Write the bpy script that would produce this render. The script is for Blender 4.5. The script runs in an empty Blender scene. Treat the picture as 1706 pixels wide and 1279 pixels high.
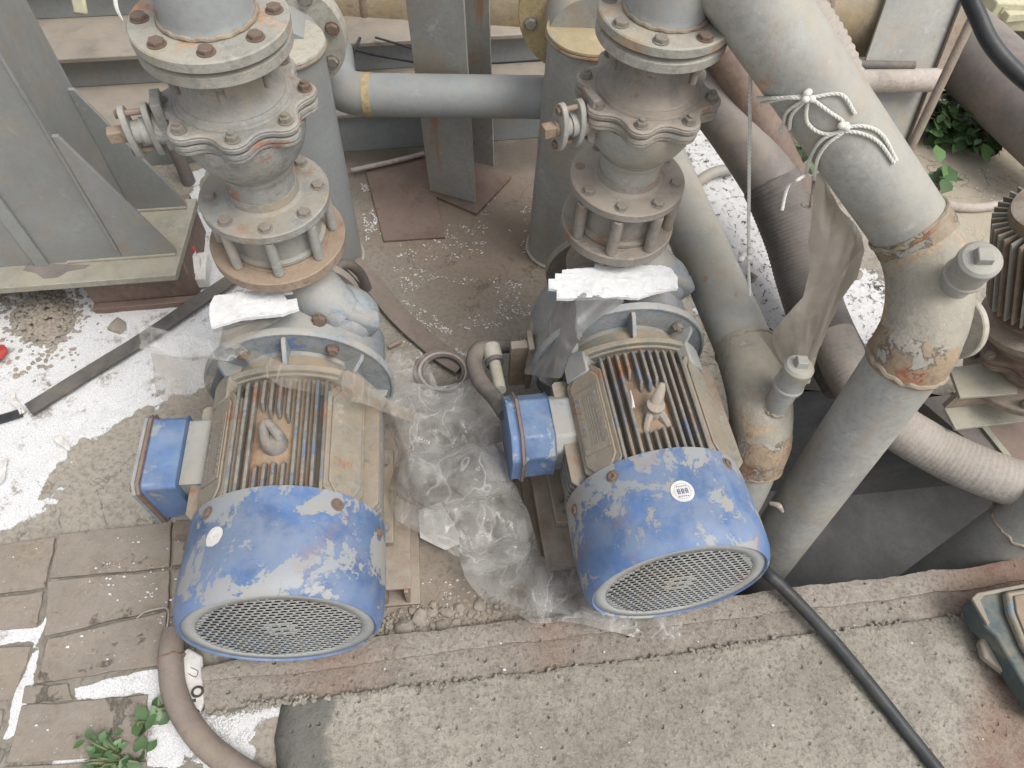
import bpy, math, random
import numpy as np
from mathutils import Vector, Matrix, noise
random.seed(7); R_ = math.radians; PI = math.pi
scn = bpy.context.scene
COL = scn.collection

# ------------------------------------------------------------------ camera
CAMH = 1.42; FPX = 1180.0
dn = np.array([-68.0, 760.5, FPX]); dn /= np.linalg.norm(dn)
zc = -dn; fw = np.array([0, 0, 1.0]); yc = fw - fw.dot(zc) * zc; yc /= np.linalg.norm(yc); xc = np.cross(yc, zc)
RM = np.array([xc, yc, zc])
cam = bpy.data.cameras.new('camera'); camo = bpy.data.objects.new('camera', cam); COL.objects.link(camo)
cam.sensor_width = 36; cam.lens = FPX / 1706 * 36; cam.clip_start = 0.02; cam.clip_end = 300
cx, cy, cz = RM @ np.array([1, 0, 0]), RM @ np.array([0, -1, 0]), RM @ np.array([0, 0, -1])
camo.matrix_world = Matrix(((cx[0], cy[0], cz[0], 0), (cx[1], cy[1], cz[1], 0), (cx[2], cy[2], cz[2], CAMH), (0, 0, 0, 1)))
scn.camera = camo

# ------------------------------------------------------------------ light
w = bpy.data.worlds.new('World'); scn.world = w; w.use_nodes = True
nt = w.node_tree; nt.nodes.clear()
out = nt.nodes.new('ShaderNodeOutputWorld'); bg = nt.nodes.new('ShaderNodeBackground')
sky = nt.nodes.new('ShaderNodeTexSky'); sky.sky_type = 'NISHITA'; sky.sun_disc = False
SUN_EL, SUN_AZ = R_(60), R_(118)
sky.sun_elevation = SUN_EL; sky.sun_rotation = SUN_AZ; sky.dust_density = 3.0; sky.air_density = 1.0
hs = nt.nodes.new('ShaderNodeHueSaturation'); hs.inputs['Saturation'].default_value = 0.22
nt.links.new(sky.outputs[0], hs.inputs['Color']); nt.links.new(hs.outputs[0], bg.inputs[0]); bg.inputs[1].default_value = 0.13
nt.links.new(bg.outputs[0], out.inputs[0])
sl = bpy.data.lights.new('sun', 'SUN'); sl.energy = 1.2; sl.angle = R_(30); sl.color = (1, 0.97, 0.92)
so = bpy.data.objects.new('sun', sl); COL.objects.link(so)
sd = Vector((math.sin(SUN_AZ) * math.cos(SUN_EL), math.cos(SUN_AZ) * math.cos(SUN_EL), math.sin(SUN_EL)))
so.rotation_euler = sd.to_track_quat('Z', 'Y').to_euler(); so.location = (0, 0, 5)
vs = scn.view_settings; vs.view_transform = 'Standard'; vs.look = 'None'; vs.exposure = 0.78; vs.gamma = 1; vs.use_curve_mapping = False

# ------------------------------------------------------------------ photo pixel -> place
def _ray(px, py): return RM @ np.array([px - 853.0, py - 639.5, FPX])
def G(px, py, z=0.0):
    d = _ray(px, py); t = (z - CAMH) / d[2]
    return Vector((d[0] * t, d[1] * t, z))
def D(px, py, dep):
    d = _ray(px, py) * dep / FPX
    return Vector((d[0], d[1], CAMH + d[2]))
def proj(p):
    c = RM.T @ np.array([p[0], p[1], p[2] - CAMH])
    return c[0] / c[2] * FPX + 853, c[1] / c[2] * FPX + 639.5
def W(px, dep): return px * dep / FPX

# ------------------------------------------------------------------ materials
def rgb(c): return (c[0], c[1], c[2], 1)
MATS = {}
def N(t, typ, **kw):
    n = t.nodes.new(typ)
    for k, v in kw.items():
        if hasattr(n, k): setattr(n, k, v)
        else: n.inputs[k].default_value = v
    return n
def mixc(t, fac, a, b):
    m = t.nodes.new('ShaderNodeMix'); m.data_type = 'RGBA'
    for sock, v in ((m.inputs[0], fac), (m.inputs[6], a), (m.inputs[7], b)):
        if hasattr(v, 'is_linked') or hasattr(v, 'links'): t.links.new(v, sock)
        elif isinstance(v, (int, float)): sock.default_value = v
        else: sock.default_value = rgb(v)
    return m.outputs[2]
def mth(t, op, a, b=None, c=None, clamp=False):
    m = t.nodes.new('ShaderNodeMath'); m.operation = op; m.use_clamp = clamp
    for i, v in enumerate((a, b, c)):
        if v is None: continue
        if hasattr(v, 'links'): t.links.new(v, m.inputs[i])
        else: m.inputs[i].default_value = v
    return m.outputs[0]
def ramp(t, v, lo, hi):
    m = t.nodes.new('ShaderNodeMapRange'); m.interpolation_type = 'SMOOTHSTEP'
    t.links.new(v, m.inputs[0]); m.inputs[1].default_value = lo; m.inputs[2].default_value = hi
    return m.outputs[0]
def noi(t, co, scale, detail=6, rough=.6, dist=0.0, stretch=None, seed=0):
    if stretch or seed:
        mp = N(t, 'ShaderNodeMapping'); t.links.new(co, mp.inputs[0]); mp.inputs['Scale'].default_value = stretch or (1, 1, 1)
        mp.inputs['Location'].default_value = (seed * 3.1, seed * 1.7, seed * 2.3); co = mp.outputs[0]
    n = N(t, 'ShaderNodeTexNoise'); t.links.new(co, n.inputs['Vector'])
    n.inputs['Scale'].default_value = scale; n.inputs['Detail'].default_value = detail
    n.inputs['Roughness'].default_value = rough; n.inputs['Distortion'].default_value = dist
    return n.outputs[0]
DUST = (.36, .31, .255)
RUST = (.20, .085, .045)
def weathered(name, base, var=.25, chip=None, chip_at=.55, chip_scale=12, chip_w=.02, rust=.0, rust_col=RUST, rust_scale=9, dust=.5, dust_col=DUST,
              rough=.6, metal=0.0, bump=.25, fine=220, seed=0, streak=0.0, spec=.35, speck=0.0, mott=1.0, stain=.3, stain_col=(.33, .26, .165), rim=None):
    if name in MATS: return MATS[name]
    m = bpy.data.materials.new(name); m.use_nodes = True; t = m.node_tree; t.nodes.clear()
    o = N(t, 'ShaderNodeOutputMaterial'); b = N(t, 'ShaderNodeBsdfPrincipled'); t.links.new(b.outputs[0], o.inputs[0])
    tc = N(t, 'ShaderNodeTexCoord'); oi = N(t, 'ShaderNodeObjectInfo'); co0 = tc.outputs['Object']
    va = N(t, 'ShaderNodeVectorMath', operation='SCALE'); cmb = N(t, 'ShaderNodeCombineXYZ')
    for i in range(3): t.links.new(oi.outputs['Random'], cmb.inputs[i])
    t.links.new(cmb.outputs[0], va.inputs[0]); va.inputs['Scale'].default_value = 7.0
    ad = N(t, 'ShaderNodeVectorMath', operation='ADD'); t.links.new(co0, ad.inputs[0]); t.links.new(va.outputs[0], ad.inputs[1])
    co = ad.outputs[0]
    big = noi(t, co, 5, 5, .6, .4, seed=seed + 1); med = noi(t, co, 28, 8, .65, .2, seed=seed + 2); fin = noi(t, co, fine, 4, .7)
    dark = tuple(x * (1 - var) for x in base); lite = tuple(min(1, x * (1 + var)) for x in base)
    c = mixc(t, ramp(t, big, .3, .7), dark, lite)
    c = mixc(t, mth(t, 'MULTIPLY', ramp(t, med, .35, .7), .5), c, tuple(x * .8 + y * .2 for x, y in zip(base, dust_col)))
    mot = noi(t, co, 75, 9, .75, .3, seed=seed + 11)
    c = mixc(t, mth(t, 'MULTIPLY', ramp(t, mot, .44, .64), .62 * mott), c, tuple(x * .52 for x in base))
    lit = noi(t, co, 130, 6, .8, seed=seed + 14); c = mixc(t, mth(t, 'MULTIPLY', ramp(t, lit, .56, .68), .45 * mott), c, tuple(min(.8, x * 1.5 + .03) for x in base))
    blot = noi(t, co, 11, 7, .7, .5, seed=seed + 12)
    c = mixc(t, mth(t, 'MULTIPLY', ramp(t, blot, .52, .68), .4), c, tuple(x * .5 + y * .38 for x, y in zip(base, dust_col)))
    hgt = mth(t, 'ADD', mth(t, 'MULTIPLY', fin, .35), mth(t, 'MULTIPLY', mot, .5))
    if stain > 0:
        sn_ = noi(t, co, 6.5, 9, .68, 1.0, seed=seed + 17); c = mixc(t, mth(t, 'MULTIPLY', ramp(t, sn_, .50, .66), stain), c, stain_col)
        sn2 = noi(t, co, 19, 9, .72, .4, seed=seed + 18); c = mixc(t, mth(t, 'MULTIPLY', ramp(t, sn2, .60, .66), stain), c, tuple(min(.75, x * 1.55) for x in base))
    if chip:
        ch = noi(t, co, chip_scale, 12, .72, .35, seed=seed + 3)
        if rim:
            s0 = N(t, 'ShaderNodeSeparateXYZ'); t.links.new(co0, s0.inputs[0]); ch = mth(t, 'ADD', ch, mth(t, 'MULTIPLY', mth(t, 'MULTIPLY', ramp(t, s0.outputs[1], rim[0], rim[1]), ramp(t, s0.outputs[2], .30, .38)), rim[2]))
        f = ramp(t, ch, chip_at - chip_w, chip_at + chip_w)
        c = mixc(t, f, c, chip); hgt = mth(t, 'SUBTRACT', hgt, mth(t, 'MULTIPLY', f, .5))
        ch2 = noi(t, co, chip_scale * 6, 6, .7, .3, seed=seed + 4); f2 = ramp(t, ch2, .64, .67)
        c = mixc(t, mth(t, 'MULTIPLY', f2, .8), c, chip)
    # dust settles on what faces up
    ge = N(t, 'ShaderNodeNewGeometry'); sp = N(t, 'ShaderNodeSeparateXYZ'); t.links.new(ge.outputs['Normal'], sp.inputs[0])
    up = ramp(t, sp.outputs[2], .15, .9)
    dn_ = noi(t, co, 16, 8, .6, .3, seed=seed + 5)
    df = mth(t, 'MULTIPLY', mth(t, 'MULTIPLY', mth(t, 'ADD', mth(t, 'MULTIPLY', up, .8), .2), ramp(t, mth(t, 'ADD', dn_, mth(t, 'MULTIPLY', mth(t, 'SUBTRACT', mot, .5), .5)), .32, .6)), dust, clamp=True)
    c = mixc(t, df, c, dust_col)
    if rust > 0:
        rn = noi(t, co, rust_scale, 8, .66, .6, seed=seed + 6); rf = ramp(t, rn, .74 - rust * .4, .80 - rust * .3)
        rv = mixc(t, ramp(t, noi(t, co, 60, 6, .7), .35, .65), rust_col, tuple(x * 1.9 for x in rust_col))
        c = mixc(t, mth(t, 'MULTIPLY', rf, .85), c, rv)
    if streak > 0:
        stn = noi(t, co, 14, 6, .6, .2, stretch=(1, 1, .12), seed=seed + 8)
        c = mixc(t, mth(t, 'MULTIPLY', ramp(t, stn, .56, .68), streak), c, tuple(x * 1.5 for x in rust_col))
    if speck > 0:
        c = mixc(t, mth(t, 'MULTIPLY', ramp(t, noi(t, co, 130, 3, .8), .66, .70), speck), c, (.75, .73, .7))
    t.links.new(c, b.inputs['Base Color'])
    rr = mth(t, 'ADD', mth(t, 'MULTIPLY', med, .25), rough - .12, clamp=True); t.links.new(rr, b.inputs['Roughness'])
    b.inputs['Metallic'].default_value = metal; b.inputs['Specular IOR Level'].default_value = spec
    hgt = mth(t, 'ADD', hgt, mth(t, 'MULTIPLY', med, .8))
    bp = N(t, 'ShaderNodeBump'); bp.inputs['Strength'].default_value = min(1, bump * 1.7); bp.inputs['Distance'].default_value = .004
    t.links.new(hgt, bp.inputs['Height']); t.links.new(bp.outputs[0], b.inputs['Normal'])
    MATS[name] = m; return m

GREY = weathered('grey_pipe_paint', (.295, .295, .275), streak=.25, mott=0.6, stain=.5, var=.22, dust=.7, rust=.3, rust_col=(.26, .17, .11), rough=.5, bump=.12, dust_col=(.37, .34, .285))
ELBOW = weathered('rough_elbow', (.30, .28, .235), stain=.6, var=.25, dust=.7, rust=.52, rust_col=(.27, .19, .12), rust_scale=13, rough=.7, bump=.8, fine=240, dust_col=(.39, .35, .28), speck=.2)
GREYB = weathered('blue_grey_paint', (.27, .285, .285), mott=0.35, var=.10, dust=.35, rust=.05, rough=.45, bump=.08, dust_col=(.36, .34, .30))
VALVE = weathered('valve_paint', (.27, .27, .255), var=.25, dust=.7, rust=.42, rough=.5, bump=.5, fine=300, stain=.6, dust_col=(.36, .32, .265), speck=.25)
VALVER = weathered('valve_paint_dusty', (.27, .25, .22), var=.25, dust=.8, rust=.45, rough=.6, bump=.5, fine=300, stain=.5, dust_col=(.355, .295, .24), speck=.15)
RUSTF = weathered('rusty_flange', (.26, .20, .15), var=.25, stain=.5, dust=.6, rust=.38, rough=.75, bump=.6, fine=260, dust_col=(.36, .27, .19))
BOLT = weathered('bolt_steel', (.29, .265, .23), var=.2, dust=.6, rust=.35, rough=.55, metal=.15, bump=.35, rust_scale=22)
BOLTR = weathered('bolt_rusty', (.27, .19, .145), var=.25, dust=.5, rust=.55, rough=.7, bump=.5, rust_scale=22)
BLUE = weathered('blue_paint_chipped', (.075, .145, .30), streak=.2, rim=(-.53, -.455, .07), mott=0.5, stain=.12, var=.4, chip=(.31, .30, .27), chip_at=.542, chip_scale=9, chip_w=.008, dust=.5, dust_col=(.26, .30, .365), rough=.5, bump=.2, seed=2)
BLUED = weathered('blue_paint_box', (.09, .155, .30), mott=0.6, stain=.25, var=.25, chip=(.27, .28, .28), chip_at=.585, chip_scale=14, dust=.4, dust_col=(.25, .32, .40), rust=.12, rough=.45, bump=.15, seed=5)
BLUEG = weathered('dusty_blue_grey', (.25, .275, .295), var=.2, chip=(.11, .19, .36), chip_at=.63, chip_scale=9, dust=.75, dust_col=(.36, .335, .29), rough=.6, bump=.25, rust=.08)
TOPF = weathered('stained_top_flange', (.32, .31, .275), var=.2, dust=.5, rust=.46, rust_col=(.27, .15, .08), rust_scale=12, stain=.55, stain_col=(.40, .32, .19), rough=.55, bump=.35, dust_col=(.42, .38, .31))
BODY = weathered('motor_body_dusty', (.24, .235, .205), var=.25, stain=.6, chip=(.14, .21, .32), chip_at=.63, chip_scale=14, dust=.85, dust_col=(.34, .27, .19), rust=.25, rough=.7, bump=.3)
FIN = weathered('fin_paint', (.20, .195, .18), var=.35, chip=(.12, .17, .24), chip_at=.56, chip_scale=16, dust=.35, dust_col=(.28, .215, .15), rust=.42, rough=.65, bump=.3)
FINB = weathered('fin_bed', (.29, .20, .13), var=.35, dust=.6, dust_col=(.34, .26, .18), rust=.5, stain=.5, rust_col=(.25, .11, .055), rough=.8, bump=.3)
PADG = weathered('dusty_pad', (.24, .225, .19), var=.25, stain=.7, stain_col=(.31, .21, .13), chip=(.17, .24, .33), chip_at=.62, chip_scale=12, dust=.7, dust_col=(.29, .235, .17), rust=.45, rough=.6, bump=.35)
GRILLE = weathered('grille_grey', (.32, .33, .325), mott=0.4, var=.12, dust=.5, dust_col=(.38, .37, .34), rough=.55, bump=.1)
BLACKIN = weathered('shade_black', (.012, .012, .012), var=.2, dust=.1, rough=.9, bump=.1)  # shade painted as near-black, for the fan space and hole discs
RAIL = weathered('rail_rusty', (.24, .19, .145), var=.25, dust=.7, rust=.4, rough=.75, bump=.5)
STEEL = weathered('grey_steelwork', (.255, .262, .255), mott=0.3, var=.15, dust=.55, dust_col=(.31, .29, .245), rust=.1, rough=.45, bump=.1, streak=.12)
STEELW = weathered('base_plate_steel', (.30, .29, .24), var=.15, dust=.7, dust_col=(.38, .35, .28), rust=.15, rough=.5, bump=.2)
BROWN = weathered('brown_steel', (.19, .13, .105), var=.2, dust=.5, dust_col=(.25, .19, .155), rust=.3, rough=.7, bump=.3)
POST = weathered('post_paint', (.30, .305, .29), stain=.5, mott=0.5, var=.15, dust=.5, dust_col=(.36, .30, .22), rust=.38, rust_col=(.22, .11, .06), streak=.9, rough=.55, bump=.15)
SKID = weathered('skid_paint', (.27, .24, .205), mott=0.5, var=.15, dust=.6, dust_col=(.36, .31, .25), rust=.15, rough=.6, bump=.2)
SKIDG = weathered('skid_grey', (.24, .26, .265), mott=0.4, var=.12, dust=.4, rust=.05, rough=.5, bump=.15, speck=.3)
TANPIPE = weathered('tan_back_pipe', (.33, .265, .17), var=.35, stain=.6, stain_col=(.40, .28, .12), dust=.4, rust=.55, rust_col=(.10, .05, .03), rust_scale=5, rough=.45, bump=.2)
YELLOW = weathered('yellow_grey_cap', (.42, .33, .17), var=.2, chip=(.36, .34, .30), chip_at=.60, chip_scale=9, dust=.5, dust_col=(.42, .36, .26), rough=.7, bump=.3, rust=.1)
CAPG = weathered('pale_cap', (.42, .40, .345), var=.1, dust=.5, dust_col=(.42, .37, .28), rough=.6, bump=.2, rust=.12, rust_col=(.30, .19, .07))
PURP = weathered('brown_pipe', (.19, .165, .155), mott=0.6, var=.2, dust=.5, dust_col=(.27, .235, .2), rough=.55, bump=.15)
RIBD = weathered('dark_ribbed_hose', (.115, .105, .1), var=.25, dust=.6, dust_col=(.21, .18, .155), rough=.7, bump=.3)
RIBL = weathered('pale_ribbed_hose', (.33, .30, .265), var=.15, dust=.7, dust_col=(.38, .33, .285), rough=.7, bump=.3, rust=.12, rust_scale=14)
RUBBER = weathered('black_rubber', (.022, .024, .027), mott=0.4, stain=.04, var=.2, dust=.25, dust_col=(.13, .13, .125), rough=.45, bump=.1)
BELT = weathered('flat_rubber_strip', (.085, .08, .075), var=.2, dust=.6, dust_col=(.17, .155, .14), rough=.8, bump=.35, speck=.2)
HOSEB = weathered('brown_hose', (.21, .17, .145), var=.15, dust=.5, dust_col=(.26, .215, .18), rough=.55, bump=.2)
CLOTH = weathered('dusty_wrap', (.36, .31, .25), var=.2, dust=.5, dust_col=(.42, .36, .30), rough=.5, bump=.35, rust=.12, rust_col=(.2, .13, .08))
ROPE = weathered('rope_white', (.66, .65, .60), mott=0.4, stain=.04, var=.1, dust=.2, dust_col=(.5, .47, .4), rough=.85, bump=.3)
FOAM = weathered('white_foam', (.74, .745, .74), mott=0.15, stain=.04, var=.04, dust=.08, rough=.85, bump=1.0, fine=90)
WELD = weathered('weld_bead', (.29, .24, .17), var=.3, dust=.5, rust=.45, rough=.75, bump=1.0, fine=160)
PINK = weathered('beige_tube', (.46, .40, .35), var=.2, dust=.5, dust_col=(.52, .46, .41), chip=(.2, .16, .13), chip_at=.68, rough=.8, bump=.6)
LIDM = weathered('dark_teal_lid', (.045, .075, .085), mott=0.6, var=.25, dust=.45, dust_col=(.24, .22, .17), rust=.1, rough=.45, bump=.2)
LIDE = weathered('pale_lid_edge', (.27, .25, .19), var=.25, dust=.5, rough=.55, bump=.2, chip=(.16, .24, .30), chip_at=.6)
CREAM = weathered('cream_block', (.55, .52, .36), mott=0.5, var=.12, dust=.4, dust_col=(.5, .46, .33), rough=.7, bump=.2)
ORANGE = weathered('orange_clay', (.40, .20, .10), var=.2, dust=.5, rough=.8, bump=.3)
RED = weathered('red_plastic', (.50, .03, .03), var=.15, dust=.1, rough=.35, bump=.1)
PAPER = weathered('white_paper', (.72, .70, .68), mott=0.3, stain=.04, var=.06, dust=.3, rough=.8, bump=.2)
INK = weathered('black_ink', (.03, .03, .035), var=.1, dust=.1, rough=.7, bump=.05)
BLUEINK = weathered('blue_ink', (.10, .13, .22), var=.1, dust=.3, rough=.7, bump=.05)
STONE = weathered('rubble_stone', (.30, .265, .225), var=.25, dust=.5, rough=.9, bump=.6)
PITM = weathered('pit_concrete', (.17, .168, .168), mott=0.4, stain=.04, var=.25, dust=.1, dust_col=(.08, .08, .08), rough=.8, bump=.3)
STEMM = weathered('green_stem', (.12, .16, .06), var=.2, dust=.3, rough=.6, bump=.1)

def leaf_mat():
    m = bpy.data.materials.new('leaf_green'); m.use_nodes = True; t = m.node_tree
    b = t.nodes['Principled BSDF']; oi = N(t, 'ShaderNodeObjectInfo'); tc = N(t, 'ShaderNodeTexCoord')
    c = mixc(t, oi.outputs['Random'], (.03, .08, .026), (.085, .18, .045))
    c = mixc(t, mth(t, 'MULTIPLY', noi(t, tc.outputs['Object'], 30, 4), .4), c, (.16, .19, .12))
    t.links.new(c, b.inputs['Base Color']); b.inputs['Roughness'].default_value = .45
    try: b.inputs['Subsurface Weight'].default_value = .1
    except Exception: pass
    return m
LEAF = leaf_mat()

def film_mat(name, alpha=.45, col=(.62, .60, .57), rough=.22, fold=26):
    m = bpy.data.materials.new(name); m.use_nodes = True; t = m.node_tree; t.nodes.clear()
    o = N(t, 'ShaderNodeOutputMaterial'); tr = N(t, 'ShaderNodeBsdfTransparent'); b = N(t, 'ShaderNodeBsdfPrincipled')
    tr.inputs[0].default_value = (.93, .93, .92, 1)
    tc = N(t, 'ShaderNodeTexCoord'); n = noi(t, tc.outputs['Object'], 12, 7, .65, .6)
    b.inputs['Base Color'].default_value = rgb(col); b.inputs['Roughness'].default_value = rough; b.inputs['Specular IOR Level'].default_value = .9
    try: b.inputs['Transmission Weight'].default_value = .15
    except Exception: pass
    mu = noi(t, tc.outputs['Object'], fold * .4, 2.5, .5, .3, stretch=(1, .5, 1)); rid = mth(t, 'ABSOLUTE', mth(t, 'SUBTRACT', mu, .5))
    bp = N(t, 'ShaderNodeBump'); bp.inputs['Strength'].default_value = .6; bp.inputs['Distance'].default_value = .03
    t.links.new(rid, bp.inputs['Height']); t.links.new(bp.outputs[0], b.inputs['Normal'])
    lw = N(t, 'ShaderNodeLayerWeight'); lw.inputs[0].default_value = .5; t.links.new(bp.outputs[0], lw.inputs['Normal'])
    f = mth(t, 'ADD', mth(t, 'MULTIPLY', ramp(t, n, .3, .7), .35), mth(t, 'ADD', mth(t, 'MULTIPLY', lw.outputs['Facing'], .5), alpha - .3), clamp=True)
    cr = ramp(t, rid, .012, .0); f = mth(t, 'ADD', f, mth(t, 'MULTIPLY', cr, .25), clamp=True)
    mx = N(t, 'ShaderNodeMixShader'); t.links.new(f, mx.inputs[0]); t.links.new(tr.outputs[0], mx.inputs[1]); t.links.new(b.outputs[0], mx.inputs[2])
    t.links.new(mx.outputs[0], o.inputs[0]); return m
FILM = film_mat('clear_plastic_film', .29, (.60, .585, .56), .13)
FILMT = film_mat('dusty_plastic_film', .30, (.46, .40, .33), .3, 18)
FILMG = film_mat('grey_plastic_wrap', .62, (.25, .25, .245), .28, 12)
FILMC = film_mat('tan_plastic_wrap', .9, (.43, .375, .30), .35, 14)

# ------------------------------------------------------------------ mesh builder
def frame(o, z, xh=(1, 0, 0)):
    z = Vector(z).normalized(); xh = Vector(xh)
    x = xh - xh.dot(z) * z
    if x.length < 1e-4: xh = Vector((0, 1, 0)); x = xh - xh.dot(z) * z
    x.normalize(); y = z.cross(x); o = Vector(o)
    return Matrix(((x.x, y.x, z.x, o.x), (x.y, y.y, z.y, o.y), (x.z, y.z, z.z, o.z), (0, 0, 0, 1)))
def catmull(pts, step=.01):
    P = [Vector(p) for p in pts]; P = [P[0] * 2 - P[1]] + P + [P[-1] * 2 - P[-2]]; out = []; ts = []
    for i in range(1, len(P) - 2):
        a, b, c, d = P[i - 1:i + 3]; n = max(2, int((c - b).length / step))
        for k in range(n):
            t = k / n
            out.append(.5 * ((2 * b) + (c - a) * t + (2 * a - 5 * b + 4 * c - d) * t * t + (3 * b - a - 3 * c + d) * t ** 3)); ts.append(i - 1 + t)
    out.append(P[-2]); ts.append(len(P) - 3.0)
    return out, ts
class MB:
    def __init__(s): s.v = []; s.f = []
    def add(s, vs, fs):
        o = len(s.v); s.v += [Vector(v) for v in vs]; s.f += [tuple(i + o for i in f) for f in fs]; return s
    def box(s, c, size, M=None):
        c = Vector(c); h = Vector(size) / 2
        vs = [Vector((x * h.x, y * h.y, z * h.z)) for x in (-1, 1) for y in (-1, 1) for z in (-1, 1)]
        vs = [(M.to_3x3() @ v if M else v) + c for v in vs]
        return s.add(vs, [(0, 1, 3, 2), (4, 6, 7, 5), (0, 4, 5, 1), (2, 3, 7, 6), (0, 2, 6, 4), (1, 5, 7, 3)])
    def prism(s, outl, z0, z1, M=None, inset=0):
        n = len(outl); M = M or Matrix.Identity(4)
        cxm = sum(p[0] for p in outl) / n; cym = sum(p[1] for p in outl) / n
        lo = [M @ Vector((p[0], p[1], z0)) for p in outl]; hi = []
        for p in outl:
            d = Vector((p[0] - cxm, p[1] - cym)); L = d.length or 1; d *= (L - inset) / L
            hi.append(M @ Vector((cxm + d.x, cym + d.y, z1)))
        return s.add(lo + hi, [tuple(range(n - 1, -1, -1)), tuple(range(n, 2 * n))] + [(i, (i + 1) % n, n + (i + 1) % n, n + i) for i in range(n)])
    def lathe(s, prof, M=None, n=40, cap=True, ph=0):
        M = M or Matrix.Identity(4); vs = []; fs = []
        for (r, h) in prof:
            for k in range(n):
                a = 2 * PI * k / n + ph; vs.append(M @ Vector((r * math.cos(a), r * math.sin(a), h)))
        for i in range(len(prof) - 1):
            for k in range(n):
                k2 = (k + 1) % n; fs.append((i * n + k, i * n + k2, (i + 1) * n + k2, (i + 1) * n + k))
        if cap:
            fs.append(tuple(range(n - 1, -1, -1))); e = (len(prof) - 1) * n; fs.append(tuple(range(e, e + n)))
        return s.add(vs, fs)
    def cyl(s, a, b, r0, r1=None, n=24):
        a = Vector(a); b = Vector(b); r1 = r0 if r1 is None else r1
        return s.lathe([(r0, 0), (r1, (b - a).length)], frame(a, b - a), n)
    def tube(s, pts, r, n=16, step=.01, rib=0, ribw=.01, crumple=0, cap=True, flat=None):
        P, ts = catmull(pts, step); rr = r if isinstance(r, (list, tuple)) else [r] * len(pts)
        up = Vector((0, 0, 1)); T0 = (P[1] - P[0]).normalized()
        if abs(T0.dot(up)) > .9: up = Vector((1, 0, 0))
        vs = []; L = 0; x = up.cross(T0).normalized()
        for i, p in enumerate(P):
            T = (P[min(i + 1, len(P) - 1)] - P[max(i - 1, 0)]).normalized(); x = (x - x.dot(T) * T).normalized(); y = T.cross(x)
            if i: L += (p - P[i - 1]).length
            k = min(int(ts[i]), len(rr) - 2); fr = ts[i] - k; rad = rr[k] * (1 - fr) + rr[k + 1] * fr
            if rib: rad += rib * math.sin(2 * PI * L / ribw)
            for j in range(n):
                a = 2 * PI * j / n; q = rad
                if crumple: q *= 1 + crumple * (noise.noise((p + (x * math.cos(a) + y * math.sin(a)) * rad) * 14) * 1.2 + abs(noise.noise(p * 8 + Vector((math.cos(a) * 2.5, math.sin(a) * 2.5, 0)))) * 1.2 - .3)
                fx = flat if flat else 1
                vs.append(p + x * math.cos(a) * q + y * math.sin(a) * q * fx)
        m = len(P); fs = [(i * n + j, i * n + (j + 1) % n, (i + 1) * n + (j + 1) % n, (i + 1) * n + j) for i in range(m - 1) for j in range(n)]
        if cap: fs += [tuple(range(n - 1, -1, -1)), tuple(range((m - 1) * n, m * n))]
        return s.add(vs, fs)
    def mesh(s, name, off=None, sharp=38):
        me = bpy.data.meshes.new(name); off = off or Vector()
        me.from_pydata([tuple(v - off) for v in s.v], [], s.f); me.validate(); me.update()
        me.polygons.foreach_set('use_smooth', [True] * len(me.polygons))
        try: me.set_sharp_from_angle(angle=R_(sharp))
        except Exception: pass
        return me
OFF = {}
def props(o, label=None, cat=None, group=None, kind=None):
    for k, v in (('label', label), ('category', cat), ('group', group), ('kind', kind)):
        if v: o[k] = v
    return o
def thing(name, label, cat, loc, rz=0, group=None, off=None):
    o = bpy.data.objects.new(name, None); COL.objects.link(o); o.location = loc; o.rotation_euler = (0, 0, rz); o.empty_display_size = .05
    OFF[o.name] = Vector(loc) if off is None else Vector(off)
    return props(o, label, cat, group)
def part(name, mb, mat, par, bev=0, sharp=38, label=None, kind=None, mods=None):
    off = OFF[par.name]
    me = mb.mesh(name, off, sharp) if isinstance(mb, MB) else mb
    if not me.materials: me.materials.append(mat)
    o = bpy.data.objects.new(name, me); COL.objects.link(o); o.parent = par; OFF[o.name] = off
    if bev:
        b = o.modifiers.new('bevel', 'BEVEL'); b.width = bev; b.segments = 2; b.limit_method = 'ANGLE'; b.angle_limit = R_(40)
    return props(o, label, None, None, kind)
def single(name, mb, mat, label, cat, group=None, kind=None, bev=0, sharp=38):
    xs = [v.x for v in mb.v]; ys = [v.y for v in mb.v]; zs = [v.z for v in mb.v]
    off = Vector(((min(xs) + max(xs)) / 2, (min(ys) + max(ys)) / 2, min(zs)))
    me = mb.mesh(name, off, sharp); me.materials.append(mat)
    o = bpy.data.objects.new(name, me); COL.objects.link(o); o.location = off; OFF[o.name] = off
    if bev:
        b = o.modifiers.new('bevel', 'BEVEL'); b.width = bev; b.segments = 2; b.limit_method = 'ANGLE'; b.angle_limit = R_(40)
    return props(o, label, cat, group, kind)
def hexo(r, ph=0): return [(r * math.cos(PI / 3 * k + ph), r * math.sin(PI / 3 * k + ph)) for k in range(6)]
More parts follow.
